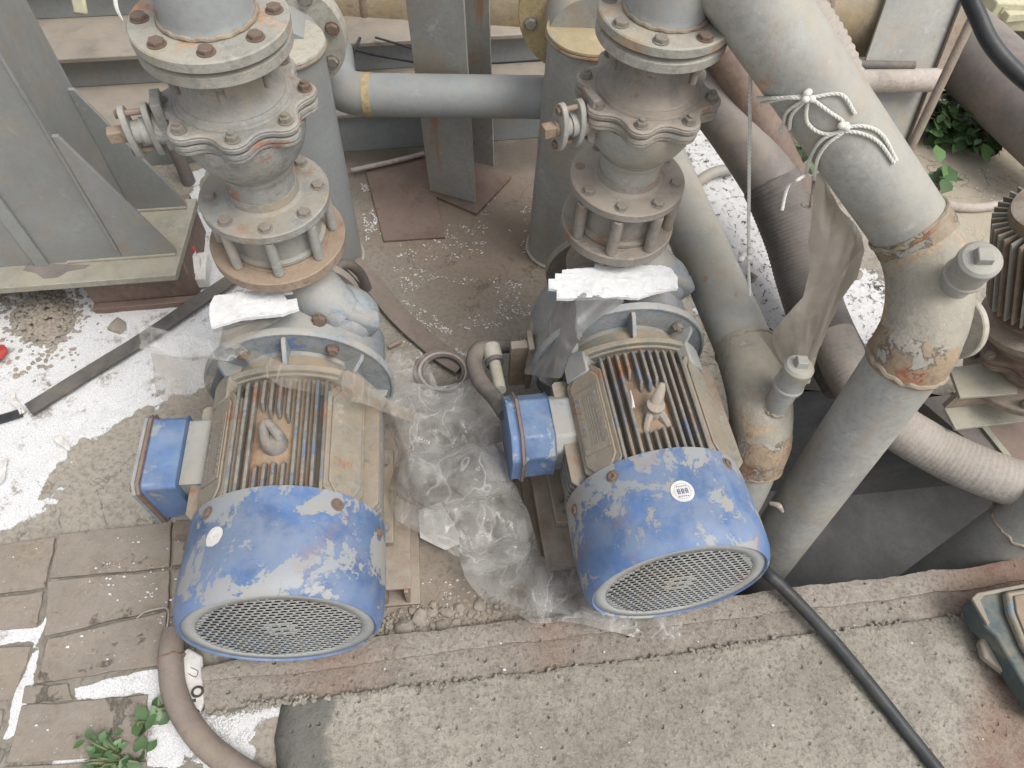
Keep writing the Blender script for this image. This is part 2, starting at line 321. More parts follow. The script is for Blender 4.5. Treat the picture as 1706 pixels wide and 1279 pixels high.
def bolt_mesh(name, mat, kind):
    m = MB()
    if kind == 'head':
        m.lathe([(1.25, 0), (1.25, .12)], n=18); m.prism(hexo(1.05), .12, .62); m.prism(hexo(1.05), .62, .74, inset=.14)
    elif kind == 'nut':
        m.lathe([(1.3, 0), (1.3, .15)], n=18); m.prism(hexo(1.08), .15, .25); m.prism(hexo(1.08), .25, .95); m.prism(hexo(1.08), .95, 1.07, inset=.14)
        pr = []
        for k in range(5): pr += [(.58, 1.07 + k * .11), (.50, 1.12 + k * .11)]
        m.lathe(pr, n=12)
    elif kind == 'thread':   # nut hugging the flange, threaded end beyond it
        m.prism(hexo(1.1), 0, .85)
        pr = []
        for k in range(14): pr += [(.62, .85 + k * .17), (.52, .935 + k * .17)]
        m.lathe(pr, n=12)
    elif kind == 'socket':
        m.lathe([(1.5, 0), (1.5, .1), (1.0, .15), (1.0, .5), (.75, .62), (.55, .6), (.5, .35)], n=16)
    me = m.mesh(name, None, 30); me.materials.append(mat); return me
BM = {(k, i): bolt_mesh('bolt', mt, k) for k in ('head', 'nut', 'thread', 'socket') for i, mt in enumerate((BOLT, BOLTR))}
def bolt(par, loc, axis, r, kind='head', rusty=None, spin=None, name='bolt'):
    rusty = random.random() < .35 if rusty is None else rusty
    o = bpy.data.objects.new(name, BM[(kind, int(rusty))]); COL.objects.link(o); o.parent = par
    sp = random.random() * PI if spin is None else spin
    o.matrix_local = frame(Vector(loc) - OFF[par.name], axis) @ Matrix.Rotation(sp, 4, 'Z') @ Matrix.Scale(r, 4)
    OFF[o.name] = OFF[par.name]; return o

# ------------------------------------------------------------------ ground
def inside_sd(X, Y, poly):
    """signed distance to a polygon on the ground, positive inside"""
    P = np.array(poly); n = len(P); d = np.full(X.shape, 1e9); ins = np.zeros(X.shape, bool)
    for i in range(n):
        a = P[i]; b = P[(i + 1) % n]; e = b - a; wx = X - a[0]; wy = Y - a[1]
        t = np.clip((wx * e[0] + wy * e[1]) / (e @ e + 1e-12), 0, 1)
        d = np.minimum(d, np.hypot(wx - e[0] * t, wy - e[1] * t))
        c = ((a[1] > Y) != (b[1] > Y)) & (X < (b[0] - a[0]) * (Y - a[1]) / (b[1] - a[1] + 1e-12) + a[0]); ins ^= c
    return np.where(ins, d, -d)
def gpoly(pp, z=0.0): return [tuple(G(x, y, z)[:2]) for x, y in pp]
def vnoise(X, Y, s, seed, octs=4):
    rng = np.random.RandomState(seed); T = rng.rand(128, 128); r = np.zeros(X.shape); a = 1; tot = 0
    for o in range(octs):
        x = (X / s) % 128; y = (Y / s) % 128; xi = x.astype(int) % 128; yi = y.astype(int) % 128; fx = x - np.floor(x); fy = y - np.floor(y)
        fx = fx * fx * (3 - 2 * fx); fy = fy * fy * (3 - 2 * fy); x1 = (xi + 1) % 128; y1 = (yi + 1) % 128
        r += a * ((T[xi, yi] * (1 - fx) + T[x1, yi] * fx) * (1 - fy) + (T[xi, y1] * (1 - fx) + T[x1, y1] * fx) * fy); tot += a; a *= .55; s *= .5
    return r / tot
PIT = gpoly([(1225, 1002), (1236, 840), (1262, 700), (1340, 652), (1500, 648), (1575, 662), (1700, 650), (2300, 600), (2600, 600)])
cA, cB = G(1225, 1002), G(1706, 946); cdir = (cB - cA).normalized(); PIT.append(tuple((cA + cdir * 1.5)[:2]))
def ground():
    x0, x1, y0, y1, st = -2.3, 2.4, -.4, 3.3, .0105
    nx = int((x1 - x0) / st) + 1; ny = int((y1 - y0) / st) + 1
    X, Y = np.meshgrid(np.linspace(x0, x1, nx), np.linspace(y0, y1, ny), indexing='ij')
    sd = lambda pp: inside_sd(X, Y, gpoly(pp))
    edge = (vnoise(X, Y, .12, 3) - .5) * .16 + (vnoise(X, Y, .03, 4) - .5) * .05
    M = lambda pp, soft=.03: np.clip(.5 + (sd(pp) + edge) / (2 * soft), 0, 1) * np.clip(.55 + 1.1 * vnoise(X, Y, .25, 14), 0, 1)
    Msharp = lambda pp, soft=.01: np.clip(.5 + (sd(pp) + edge * .2) / (2 * soft), 0, 1)
    white = np.maximum.reduce([M([(-80, 500), (60, 490), (200, 440), (330, 300), (420, 380), (500, 440), (520, 540), (330, 620), (250, 690), (150, 740), (60, 840), (-80, 930)]),
        M([(120, 470), (330, 440), (300, 540), (130, 540)]), Msharp([(-60, 1050), (70, 1042), (62, 1072), (-60, 1080)]), Msharp([(98, 912), (75, 1060), (20, 1235), (4, 1230), (50, 1070), (82, 990)], .006),
        Msharp([(115, 1140), (275, 1108), (275, 1150), (125, 1166)]), Msharp([(248, 1110), (278, 1108), (300, 1279), (240, 1279)]), M([(120, 1230), (190, 1190), (180, 1290), (110, 1290)], .02),
        M([(330, 1190), (470, 1170), (440, 1279), (390, 1290), (300, 1240)], .03) * .8])
    spot = np.maximum.reduce([M([(1110, 180), (1200, 190), (1420, 520), (1480, 520), (1440, 620), (1180, 560), (1100, 420)], .05), M([(1400, 440), (1500, 440), (1490, 560), (1400, 560)]),
        M([(590, 280), (640, 270), (680, 400), (880, 300), (960, 330), (880, 410), (620, 470), (600, 400)], .05) * .62, M([(600, 440), (700, 450), (900, 480), (960, 560), (700, 620), (620, 560)], .06) * .5,
        M([(690, 560), (880, 540), (900, 600), (700, 620)], .04) * .5])
    brown = np.maximum.reduce([M([(600, 240), (1000, 240), (980, 480), (780, 540), (600, 400)], .12) * .9, M([(-80, 470), (120, 440), (150, 560), (60, 610), (-80, 640)], .03), M([(620, 930), (950, 980), (940, 1060), (600, 1080)], .06) * .6,
        M([(640, 700), (900, 700), (960, 960), (700, 960)], .1) * .5])
    soil = np.maximum(M([(1490, 200), (1900, 150), (1900, 420), (1560, 430)], .08), 0)
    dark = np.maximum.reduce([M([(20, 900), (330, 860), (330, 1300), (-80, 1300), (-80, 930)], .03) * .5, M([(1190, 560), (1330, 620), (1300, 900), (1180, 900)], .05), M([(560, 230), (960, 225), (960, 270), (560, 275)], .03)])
    z = (vnoise(X, Y, .3, 8) - .5) * .012 + (vnoise(X, Y, .04, 9, 3) - .5) * .006 + white * .004 * (vnoise(X, Y, .02, 5, 2)) + spot * .003 * vnoise(X, Y, .02, 6, 2)
    pav = np.clip(.5 + sd([(-90, 918), (100, 888), (335, 862), (335, 1100), (300, 1300), (-90, 1320)]) / .01, 0, 1); z -= pav * .0065
    outz = np.clip((np.maximum.reduce([X - x1, x0 - X, Y - y1, y0 - Y]) + .2) / .2, 0, 1); z *= 1 - outz; z += -.004 * outz
    psd = inside_sd(X, Y, PIT)
    keep = (psd <= .004)
    idx = -np.ones(X.shape, int); V = np.stack([X.ravel(), Y.ravel(), z.ravel()], 1); ids = np.arange(nx * ny).reshape(nx, ny)
    f = np.stack([ids[:-1, :-1], ids[1:, :-1], ids[1:, 1:], ids[:-1, 1:]], -1)
    kf = keep[:-1, :-1] & keep[1:, :-1] & keep[1:, 1:] & keep[:-1, 1:]; F = f[kf]
    me = bpy.data.meshes.new('ground'); me.from_pydata(V.tolist(), [], F.tolist()); me.update()
    me.polygons.foreach_set('use_smooth', [True] * len(me.polygons))
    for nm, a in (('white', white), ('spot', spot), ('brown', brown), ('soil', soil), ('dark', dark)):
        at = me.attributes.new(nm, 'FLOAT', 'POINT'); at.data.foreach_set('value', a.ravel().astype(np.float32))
    o = bpy.data.objects.new('ground', me); COL.objects.link(o); props(o, kind='structure'); OFF['ground'] = Vector()
    m = bpy.data.materials.new('yard_concrete'); m.use_nodes = True; t = m.node_tree; b = t.nodes['Principled BSDF']
    tc = N(t, 'ShaderNodeTexCoord'); co = tc.outputs['Object']
    at = lambda nm: N(t, 'ShaderNodeAttribute', attribute_name=nm).outputs['Fac']
    big = noi(t, co, 3, 6, .6); fin = noi(t, co, 90, 8, .75); sand = noi(t, co, 400, 3, .7); mid = noi(t, co, 22, 8, .7)
    c = mixc(t, ramp(t, big, .3, .7), (.28, .25, .21), (.39, .355, .30))
    c = mixc(t, mth(t, 'MULTIPLY', ramp(t, fin, .45, .62), .6), c, (.17, .15, .12))
    c = mixc(t, mth(t, 'MULTIPLY', ramp(t, mid, .5, .75), .35), c, (.43, .39, .335))
    c = mixc(t, mth(t, 'MULTIPLY', at('brown'), mth(t, 'ADD', mth(t, 'MULTIPLY', mid, .5), .55), clamp=True), c, (.24, .18, .135))
    c = mixc(t, mth(t, 'MULTIPLY', ramp(t, mth(t, 'ADD', at('soil'), mth(t, 'MULTIPLY', mth(t, 'SUBTRACT', mid, .5), 1)), .4, .6), .8), c, (.43, .375, .29))
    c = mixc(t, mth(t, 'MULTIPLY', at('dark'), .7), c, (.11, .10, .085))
    cr = ramp(t, mth(t, 'ABSOLUTE', mth(t, 'SUBTRACT', noi(t, co, 5, 6, .6, .5), .5)), .012, .0)
    c = mixc(t, mth(t, 'MULTIPLY', cr, mth(t, 'MULTIPLY', ramp(t, big, .45, .6), .6)), c, (.08, .07, .06))
    sp = at('spot'); sn = noi(t, co, 55, 9, .8, .4)
    spm = ramp(t, mth(t, 'ADD', mth(t, 'MULTIPLY', sp, .55), sn), .96, 1.0)
    moss = mixc(t, ramp(t, noi(t, co, 8, 5, .6), .45, .6), (.06, .058, .05), (.085, .085, .045))
    c = mixc(t, mth(t, 'MULTIPLY', ramp(t, mth(t, 'ADD', sp, mth(t, 'MULTIPLY', mth(t, 'SUBTRACT', big, .5), .4)), .65, .95), ramp(t, mid, .35, .6)), c, moss)
    c = mixc(t, spm, c, mixc(t, fin, (.52, .50, .48), (.78, .77, .77)))
    wf = ramp(t, mth(t, 'ADD', at('white'), mth(t, 'MULTIPLY', mth(t, 'ADD', mth(t, 'MULTIPLY', mth(t, 'SUBTRACT', noi(t, co, 45, 9, .8), .5), 1.3), mth(t, 'MULTIPLY', mth(t, 'SUBTRACT', noi(t, co, 9, 9, .75), .5), 1.5)))), .50, .54)
    wc = mixc(t, ramp(t, sand, .38, .6), (.56, .55, .54), (.76, .76, .765))
    wc = mixc(t, mth(t, 'MULTIPLY', ramp(t, noi(t, co, 14, 9, .8), .535, .63), .8), wc, (.25, .215, .175))
    c = mixc(t, wf, c, wc)
    t.links.new(c, b.inputs['Base Color']); b.inputs['Roughness'].default_value = .92; b.inputs['Specular IOR Level'].default_value = .15
    bp = N(t, 'ShaderNodeBump'); bp.inputs['Strength'].default_value = .7; bp.inputs['Distance'].default_value = .006
    h = mth(t, 'ADD', mth(t, 'MULTIPLY', fin, .6), mth(t, 'ADD', mth(t, 'MULTIPLY', mid, .7), mth(t, 'MULTIPLY', sand, .35)))
    h = mth(t, 'ADD', h, mth(t, 'MULTIPLY', mth(t, 'MAXIMUM', wf, spm), .45))
    t.links.new(h, bp.inputs['Height']); t.links.new(bp.outputs[0], b.inputs['Normal'])
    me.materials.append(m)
    far = MB(); B = 60
    for (a, b2, c2, d2) in ((-B, -B, B, y0), (-B, y1, B, B), (-B, y0, x0, y1), (x1, y0, B, y1)):
        far.add([(a, b2, -.004), (c2, b2, -.004), (c2, d2, -.004), (a, d2, -.004)], [(0, 1, 2, 3)])
    fo = single('yard', far, m, None, None, kind='structure')
    return o, m, X, Y, white, spot, brown
GROUND, GMAT, GX, GY, GW, GS, GB = ground()

# pit: walls and floor
def pit():
    P = [Vector((p[0], p[1], 0)) for p in PIT]; n = len(P); m = MB(); dep = -.6
    for i in range(n):
        a, b = P[i], P[(i + 1) % n]; m.add([(a.x, a.y, .0), (b.x, b.y, .0), (b.x, b.y, dep), (a.x, a.y, dep)], [(0, 1, 2, 3)])
    single('pit_wall', m, PITM, None, None, kind='structure', sharp=10)
    m2 = MB(); m2.add([(p.x, p.y, dep + .004) for p in P], [tuple(range(n))]); single('pit_floor', m2, PITM, None, None, kind='structure')
pit()

def slab_mat(name, a, b_, pink, bump=.8):
    m = bpy.data.materials.new(name); m.use_nodes = True; t = m.node_tree; b = t.nodes['Principled BSDF']
    co = N(t, 'ShaderNodeTexCoord').outputs['Object']; big = noi(t, co, 4, 6, .65); fin = noi(t, co, 120, 8, .75); mid = noi(t, co, 30, 8, .7); vb = noi(t, co, 1.7, 4)
    c = mixc(t, ramp(t, big, .3, .7), a, b_); c = mixc(t, mth(t, 'MULTIPLY', ramp(t, vb, .45, .65), .5), c, pink); st_ = noi(t, co, 7, 9, .72, .8, seed=9); c = mixc(t, mth(t, 'MULTIPLY', ramp(t, st_, .52, .64), .45), c, tuple(x * .62 for x in a))
    c = mixc(t, mth(t, 'MULTIPLY', ramp(t, fin, .47, .62), .6), c, tuple(x * .5 for x in a)); gr2 = noi(t, co, 260, 4, .8); c = mixc(t, mth(t, 'MULTIPLY', ramp(t, gr2, .55, .66), .5), c, (.55, .51, .45)); c = mixc(t, mth(t, 'MULTIPLY', ramp(t, mid, .6, .72), .4), c, (.50, .46, .40))
    vo = N(t, 'ShaderNodeTexVoronoi'); t.links.new(co, vo.inputs['Vector']); vo.inputs['Scale'].default_value = 55
    pitm = mth(t, 'MULTIPLY', ramp(t, vo.outputs['Distance'], .28, .10), ramp(t, mid, .45, .6)); c = mixc(t, mth(t, 'MULTIPLY', pitm, .32), c, (.14, .12, .10))
    at = N(t, 'ShaderNodeAttribute', attribute_name='grey').outputs['Fac']; c = mixc(t, mth(t, 'MULTIPLY', at, .85), c, mixc(t, mid, (.10, .098, .09), (.20, .195, .18)))
    at2 = N(t, 'ShaderNodeAttribute', attribute_name='rust').outputs['Fac']; c = mixc(t, mth(t, 'MULTIPLY', at2, mth(t, 'ADD', mid, .15)), c, (.24, .13, .09))
    t.links.new(c, b.inputs['Base Color']); b.inputs['Roughness'].default_value = .9; b.inputs['Specular IOR Level'].default_value = .15
    bp = N(t, 'ShaderNodeBump'); bp.inputs['Strength'].default_value = bump; bp.inputs['Distance'].default_value = .006
    h = mth(t, 'SUBTRACT', mth(t, 'ADD', mth(t, 'MULTIPLY', fin, .5), mid), mth(t, 'MULTIPLY', pitm, .8)); t.links.new(h, bp.inputs['Height']); t.links.new(bp.outputs[0], b.inputs['Normal'])
    return m
SLABM = slab_mat('front_slab_concrete', (.27, .245, .20), (.41, .375, .315), (.38, .33, .27), 1.0)
CURBM = slab_mat('curb_mortar', (.29, .25, .21), (.37, .33, .28), (.34, .275, .23), 1.0)
def strip(name, top, bot, z0, z1, zt, mat, st=.008, extra=None):
    """raised strip of ground between two pixel polylines; skirts reach z0"""
    def samp(pl, n):
        P = [G(x, y, zt) for x, y in pl]; L = [0]
        for i in range(1, len(P)): L.append(L[-1] + (P[i] - P[i - 1]).length)
        out = []
        for k in range(n):
            s = L[-1] * k / (n - 1); i = max(j for j in range(len(L)) if L[j] <= s + 1e-9); i = min(i, len(P) - 2); out.append(P[i].lerp(P[i + 1], (s - L[i]) / (L[i + 1] - L[i])))
        return out
    Lm = (G(*top[0]) - G(*top[-1])).length; n = int(Lm / st); A = samp(top, n); B = samp(bot, n)
    m = max(5, int(max((A[0] - B[0]).length, (A[-1] - B[-1]).length) / st)); V = []; gr = []; ru = []
    for i in range(n):
        e = 0
        for j in range(m):
            t = j / (m - 1); p = A[i].lerp(B[i], t); 
            p = p + Vector((0, noise.noise(Vector((p.x * 14, p.y * 3, 0))) * .005 + noise.noise(Vector((p.x * 70, p.y * 9, 4))) * .0022, 0))
            z = zt + (noise.noise(p * 9) * .005 + noise.noise(p * 40) * .003 - abs(noise.noise(p * 90)) * .003) - (.0022 if j in (0, m - 1) else 0)
            g, r = 0, 0
            if extra: dz, g, r = extra(p, i, j, n, m); z += dz
            V.append(Vector((p.x, p.y, z))); gr.append(g); ru.append(r)
    F = [(i * m + j, i * m + j + 1, (i + 1) * m + j + 1, (i + 1) * m + j) for i in range(n - 1) for j in range(m - 1)]
    base = len(V)
    ring = [i * m for i in range(n)] + [(n - 1) * m + j for j in range(1, m)] + [i * m + m - 1 for i in range(n - 2, -1, -1)] + [j for j in range(m - 2, 0, -1)]
    for k in ring: V.append(Vector((V[k].x, V[k].y, z0))); gr.append(gr[k]); ru.append(ru[k])
    q = len(ring); F += [(ring[k], ring[(k + 1) % q], base + (k + 1) % q, base + k) for k in range(q)]
    mb = MB(); mb.v = V; mb.f = F; o = single(name, mb, mat, None, None, kind='structure', sharp=50)
    for nm, a in (('grey', gr), ('rust', ru)):
        at = o.data.attributes.new(nm, 'FLOAT', 'POINT'); at.data.foreach_set('value', a)
    return o
def rustx(p, i, j, n, m):
    px, py = proj(p); r = max(0, min(1, (px - 1530) / 120)) * .95; r = max(r, max(0, .8 - abs(px - 560) / 160) * .7, max(0, .5 - abs(px - 920) / 120)); return 0, 0, r
strip('curb_upper_band', [(335, 1112), (480, 1082), (620, 1061), (923, 1026), (1317, 979), (1706, 931), (1900, 905)], [(338, 1134), (480, 1122), (733, 1086), (1029, 1051), (1320, 1017), (1706, 966), (1900, 941)], -.05, 0, .034, CURBM, extra=rustx)
strip('curb_lower_band', [(338, 1134.6), (480, 1122.6), (733, 1086.6), (1029, 1051.6), (1320, 1017.6), (1706, 966.6), (1900, 941.6)], [(342, 1190), (480, 1166), (745, 1138), (1150, 1087), (1320, 1060), (1706, 1010), (1900, 985)], -.05, 0, .028, CURBM, extra=rustx)
def slabx(p, i, j, n, m):
    px, py = proj(p); g = max(0, min(1, (552 + 16 * noise.noise(p * 18) + 8 * noise.noise(p * 70) - px) / 16 + .5)); edge = 440 + 0.12 * abs(py - 1230) + 900 / max(40, py - 1070)
    k = max(0, min(1, (px - edge) / 55)); dz = -.055 * (1 - math.sqrt(1 - (1 - k) ** 2)); r = max(0, min(1, (px - 1600 - (1150 - py) * .2) / 60)) * .8
    return dz + (.012 if 0 else 0), g, r
strip('front_slab', [(455, 1170), (560, 1156), (745, 1137.5), (1150, 1086.5), (1320, 1059.5), (1706, 1009.5), (1900, 984.5)], [(395, 1420), (560, 1420), (745, 1420), (1150, 1400), (1320, 1400), (1706, 1400), (1900, 1400)], -.05, 0, .036, SLABM, extra=slabx)

# paver bricks, laid on the ground at the lower left
PAVM = weathered('paver', (.255, .215, .175), var=.2, chip=(.12, .105, .085), chip_at=.60, chip_scale=9, chip_w=.03, dust=.6, dust_col=(.29, .255, .215), rough=.9, bump=.7, fine=180, speck=.35)
def paver(q):
    C = sum((G(x, y, 0) for x, y in q), Vector()) / 4; m = MB(); top = []; n = 7
    P = [G(x, y, 0) for x, y in q]; P = [C + (p - C) * .992 for p in P]
    outl = []
    for k in range(4):
        for s in range(n):
            a = P[k].lerp(P[(k + 1) % 4], s / n); a += Vector((noise.noise(a * 40) * .004, noise.noise(a * 40 + Vector((9, 0, 0))) * .004, 0)); outl.append((a.x, a.y))
    if (P[1] - P[0]).cross(P[2] - P[1]).z < 0: outl.reverse()
    m.prism(outl, -.04, random.uniform(-.0015, .0015)); part('paver', m, PAVM, GROUND, bev=.0015)
def lerp2(a, b, t): return (a[0] + (b[0] - a[0]) * t, a[1] + (b[1] - a[1]) * t)
J1 = {889: 97, 966: 78, 1061: 68, 1139: 45, 1172: 36, 1262: 8, 1360: -30}
midrows = [((97, 889), (286, 868), (283, 945), (80, 963)), ((78, 967), (283, 949), (279, 1012), (72, 1059)), ((78, 1064), (279, 1017), (272, 1106), (60, 1140)),
           ((34, 1176), (246, 1155), (244, 1262), (8, 1270)), ((6, 1276), (244, 1268), (240, 1380), (-40, 1385)), ((40, 1142), (112, 1140), (120, 1166), (34, 1172))]
leftrows = [((-110, 925), (92, 893), (74, 978), (-115, 1004)), ((-115, 1010), (73, 984), (60, 1045), (-120, 1056)), ((-125, 1080), (52, 1076), (20, 1164), (-130, 1180)), ((-130, 1186), (6, 1182), (-12, 1262), (-150, 1280)), ((-150, 1286), (-14, 1268), (-40, 1370), (-180, 1390))]
rightrows = [((291, 866), (335, 862), (330, 935), (287, 942)), ((287, 948), (330, 940), (326, 1020), (284, 1026)), ((283, 1030), (326, 1024), (322, 1100), (276, 1104))]
for q in midrows + leftrows + rightrows: paver(q)

# ------------------------------------------------------------------ motor pumps
def ay(y, r=0): return None
def sphere_mb(m, c, r, M=None, n=14):
    pr = [(max(1e-4, math.sin(PI * k / n) ) * 1, -math.cos(PI * k / n)) for k in range(n + 1)]
    MM = Matrix.Translation(Vector(c)) @ (M or Matrix.Identity(4)) @ Matrix.Diagonal((r[0], r[1], r[2], 1))
    return m.lathe(pr, MM, 20)
AX = .24
def grille(m, y, rmax):
    # annulus
    n = 64; z0 = AX; ro, ri = rmax, rmax * .84
    vs = []; fs = []
    for k in range(n):
        a = 2 * PI * k / n
        vs += [(ro * math.cos(a), y, z0 + ro * math.sin(a)), (ri * math.cos(a), y, z0 + ri * math.sin(a))]
    for k in range(n): k2 = (k + 1) % n; fs.append((2 * k, 2 * k2, 2 * k2 + 1, 2 * k + 1))
    m.add(vs, fs)
    def quad(xa, xb, za, zb):
        if xb > xa and zb > za: m.add([(xa, y, z0 + za), (xb, y, z0 + za), (xb, y, z0 + zb), (xa, y, z0 + zb)], [(0, 1, 2, 3)])
    ph, hh, pw, hw = .0104, .0070, .0132, .0092; rows = int(ri / ph) + 1
    for r in range(-rows, rows + 1):
        zc_ = r * ph; e = ri + .002
        zb0, zb1 = zc_ + hh / 2, zc_ + ph - hh / 2
        zm = (zb0 + zb1) / 2
        if abs(zm) < e: L = math.sqrt(e * e - zm * zm); quad(-L, L, zb0, zb1)
        if abs(zc_) < e:
            L = math.sqrt(e * e - zc_ * zc_); sh = (pw / 2) if r % 2 else 0; k0 = int(L / pw) + 2
            for k in range(-k0, k0 + 1):
                xa = k * pw + sh + hw / 2; xb = xa + pw - hw
                quad(max(xa, -L), min(xb, L), zc_ - hh / 2, zc_ + hh / 2)
                hx = k * pw + sh   # hole centre: fill if in the central pad or cut by the rim
                if (abs(hx) < .024 and abs(zc_) < .022 and not (abs(hx) > .005 and abs(hx) < .012 and abs(zc_) < .015)) or abs(hx) + hw / 2 > L: quad(max(hx - hw / 2, -L), min(hx + hw / 2, L), zc_ - hh / 2, zc_ + hh / 2)
    return m
def motor_pump(name, label, loc, rz, sh=0.0, left=True):
    T = thing(name, label, 'pump', loc, rz, group='blue motor pumps standing side by side', off=(0, 0, 0))
    Y = lambda y: y + sh
    ax = lambda y: frame((0, Y(y), AX), (0, -1, 0))     # local z runs towards the fan
    # fan cover
    m = MB(); pr = [(.156, 0), (.1605, .002), (.162, .03), (.1635, .10), (.163, .132), (.1615, .150), (.158, .163), (.154, .171), (.1495, .175)]
    pr += [(.147, .1735), (.147, .170), (.154, .152), (.1585, .12), (.1585, .004)]
    m.lathe(pr, ax(-.44), 72, cap=False); cov = part('fan_cover', m, BLUE, T, sharp=60)
    g = part('grille', grille(MB(), Y(-.6115), .148), GRILLE, cov); sm = g.modifiers.new('thickness', 'SOLIDIFY'); sm.thickness = .0007
    m = MB(); m.lathe([(.155, 0), (.155, .01)], ax(-.562), 40); m.lathe([(.03, 0), (.03, .01)], ax(-.572), 20)  # near-black closing disc stands in for the shade behind the grille slots
    for k in range(7):
        a = 2 * PI * k / 7; MM = frame((math.cos(a) * .075, Y(-.585), AX + math.sin(a) * .075), (0, 1, 0), (math.cos(a), 0, math.sin(a))); m.box(MM.translation, (.10, .004, .02), MM)
    part('fan', m, BLACKIN, cov)
    for a, yy in ((R_(128), -.465), (R_(52), -.465), (R_(15), -.475), (R_(165), -.475)):
        d = Vector((math.cos(a), 0, math.sin(a))); bolt(cov, (d.x * .1615, Y(yy), AX + d.z * .1615), d, .0075, 'socket', True, name='cover_screw')
    # the cover hangs slightly tilted on its screws
    pv = Vector((0, Y(-.53), AX)); cov.matrix_local = Matrix.Translation(pv) @ Matrix.Rotation(R_(-5), 4, 'X') @ Matrix.Translation(-pv)
    # body core and bed between the fins
    m = MB(); m.lathe([(.124, 0), (.131, .01), (.131, .225), (.124, .235)], ax(-.21), 48); body = part('motor_body', m, FINB, T)
    fx = [-.0735 + .0147 * k for k in range(11)]
    cut0, cut1 = Y(-.378), Y(-.308)
    for i, x in enumerate(fx):
        zb = AX + math.sqrt(.131 ** 2 - x * x) - .003; zt = AX + .150 - abs(x) * .20
        ya, yb = Y(-.218), Y(-.446); segs = [(ya, yb)]
        c = (3 <= i <= 6) if left else (3 <= i <= 6)
        if c: segs = [(ya, cut1 + .012 * random.random() + (.02 if i in (3, 7) else 0)), (cut0 - .006 * random.random(), yb)]
        for a, b in segs:
            m = MB(); t = .0028; sl = .012
            out = [(a, zb), (a - .004, zt - .004), (a - .012, zt), (b + sl, zt), (b, zt - .016), (b, zb)]
            vs = [(x - t, y, z) for y, z in out] + [(x + t, y, z) for y, z in out]; n = len(out)
            m.add(vs, [tuple(range(n)), tuple(range(2 * n - 1, n - 1, -1))] + [(i2, n + i2, n + (i2 + 1) % n, (i2 + 1) % n) for i2 in range(n)])
            part('cooling_fin', m, FIN, body, bev=.0015)
    # corner pads, side fins
    for s in (-1, 1):
        M = frame((0, 0, 0), (s * .72, 0, .69), (0, 1, 0)) ; c = Vector((s * .1, Y(-.335), AX + .098))
        M.translation = c
        L, Wd = .108, .040; o = [(-L + .02, -Wd), (L - .02, -Wd), (L, -Wd + .018), (L, Wd - .018), (L - .02, Wd), (-L + .02, Wd), (-L, Wd - .018), (-L, -Wd + .018)]
        m = MB(); m.prism(o, -.045, .008, M); m.prism([(p[0] * .9, p[1] * .8) for p in o], .008, .012, M); pad = part('corner_pad', m, PADG, body, bev=.002)
        if s < 0:
            m = MB(); m.prism([(-.062, -.028), (.062, -.028), (.062, .026), (-.062, .026)], .0125, .0145, M); npl = part('nameplate', m, PADG, pad, bev=.0006)
            m = MB()
            for rw in range(2):
                for k in range(9): m.prism([(-.052 + k * .0117, -.022 + rw * .036), (-.0445 + k * .0117, -.022 + rw * .036), (-.0445 + k * .0117, -.015 + rw * .036), (-.052 + k * .0117, -.015 + rw * .036)], .0145, .0155, M)
            for rw in range(4): m.prism([(-.05, -.010 + rw * .005), (.05, -.010 + rw * .005), (.05, -.0088 + rw * .005), (-.05, -.0088 + rw * .005)], .0145, .0151, M)
            part('engraving', m, FIN, npl)
        for k in range(6):
            z = AX + .058 - k * .0175; m = MB(); t = .0035; xi = .11; xo = .158 - abs(k - 2) * .0006
            a, b = Y(-.222), Y(-.448)
            o2 = [(xi, a), (xo - .006, a), (xo, a - .006), (xo, b + .02), (xo - .02, b), (xi, b)]
            vs = [(s * x, y, z - t) for x, y in o2] + [(s * x, y, z + t) for x, y in o2]; n = 6
            m.add(vs, [tuple(range(n)), tuple(range(2 * n - 1, n - 1, -1))] + [(q, n + q, n + (q + 1) % n, (q + 1) % n) for q in range(n)])
            part('side_fin', m, PADG if k == 0 else FIN, body, bev=.001)
        # foot
        m = MB(); m.box((s * .13, Y(-.33), .105), (.07, .20, .022)); m.box((s * .12, Y(-.26), .15), (.05, .012, .09)); m.box((s * .12, Y(-.40), .15), (.05, .012, .09)); part('foot', m, BODY, T, bev=.002)
        for yy in (-.26, -.40): bolt(T, (s * .148, Y(yy), .116), (0, 0, 1), .009, 'nut')
    # end shield towards the pump
    m = MB(); n = 48; pr = []
    def rsq(r, k=.16): return [((1 - k) * r * math.cos(2 * PI * i / n) + k * r * 1.25 * max(-.8, min(.8, 1.2 * math.cos(2 * PI * i / n))), (1 - k) * r * math.sin(2 * PI * i / n) + k * r * 1.25 * max(-.8, min(.8, 1.2 * math.sin(2 * PI * i / n)))) for i in range(n)]
    m.prism(rsq(.142), 0, .012, ax(-.192)); m.prism(rsq(.134), .012, .018, ax(-.192)); m.lathe([(.115, -.05), (.128, -.02), (.13, 0)], ax(-.192), 48)
    part('end_shield', m, BODY, T, bev=.002)
    for a in (R_(42), R_(138)):
        d = Vector((math.cos(a), 0, math.sin(a))); MM = frame((d.x * .150, Y(-.214), AX + d.z * .145), d, (0, 1, 0))
        m = MB(); m.prism([(-.028, -.026), (.018, -.026), (.026, -.012), (.026, .016), (.014, .026), (-.028, .026)], -.03, .006, MM); lug = part('shield_lug', m, PADG if left else BLUEG, T, bev=.003)
    # bell flange with ribs
    m = MB(); m.lathe([(.10, 0), (.174, 0), (.177, .002), (.177, .014), (.175, .016), (.172, .016), (.170, .0135), (.12, .012)], ax(-.137), 72, cap=False); m.lathe([(.118, .0), (.125, .035), (.118, .06)], ax(-.137), 48)
    m.lathe([(.001, .002), (.12, .002)], ax(-.137), 48, cap=False)
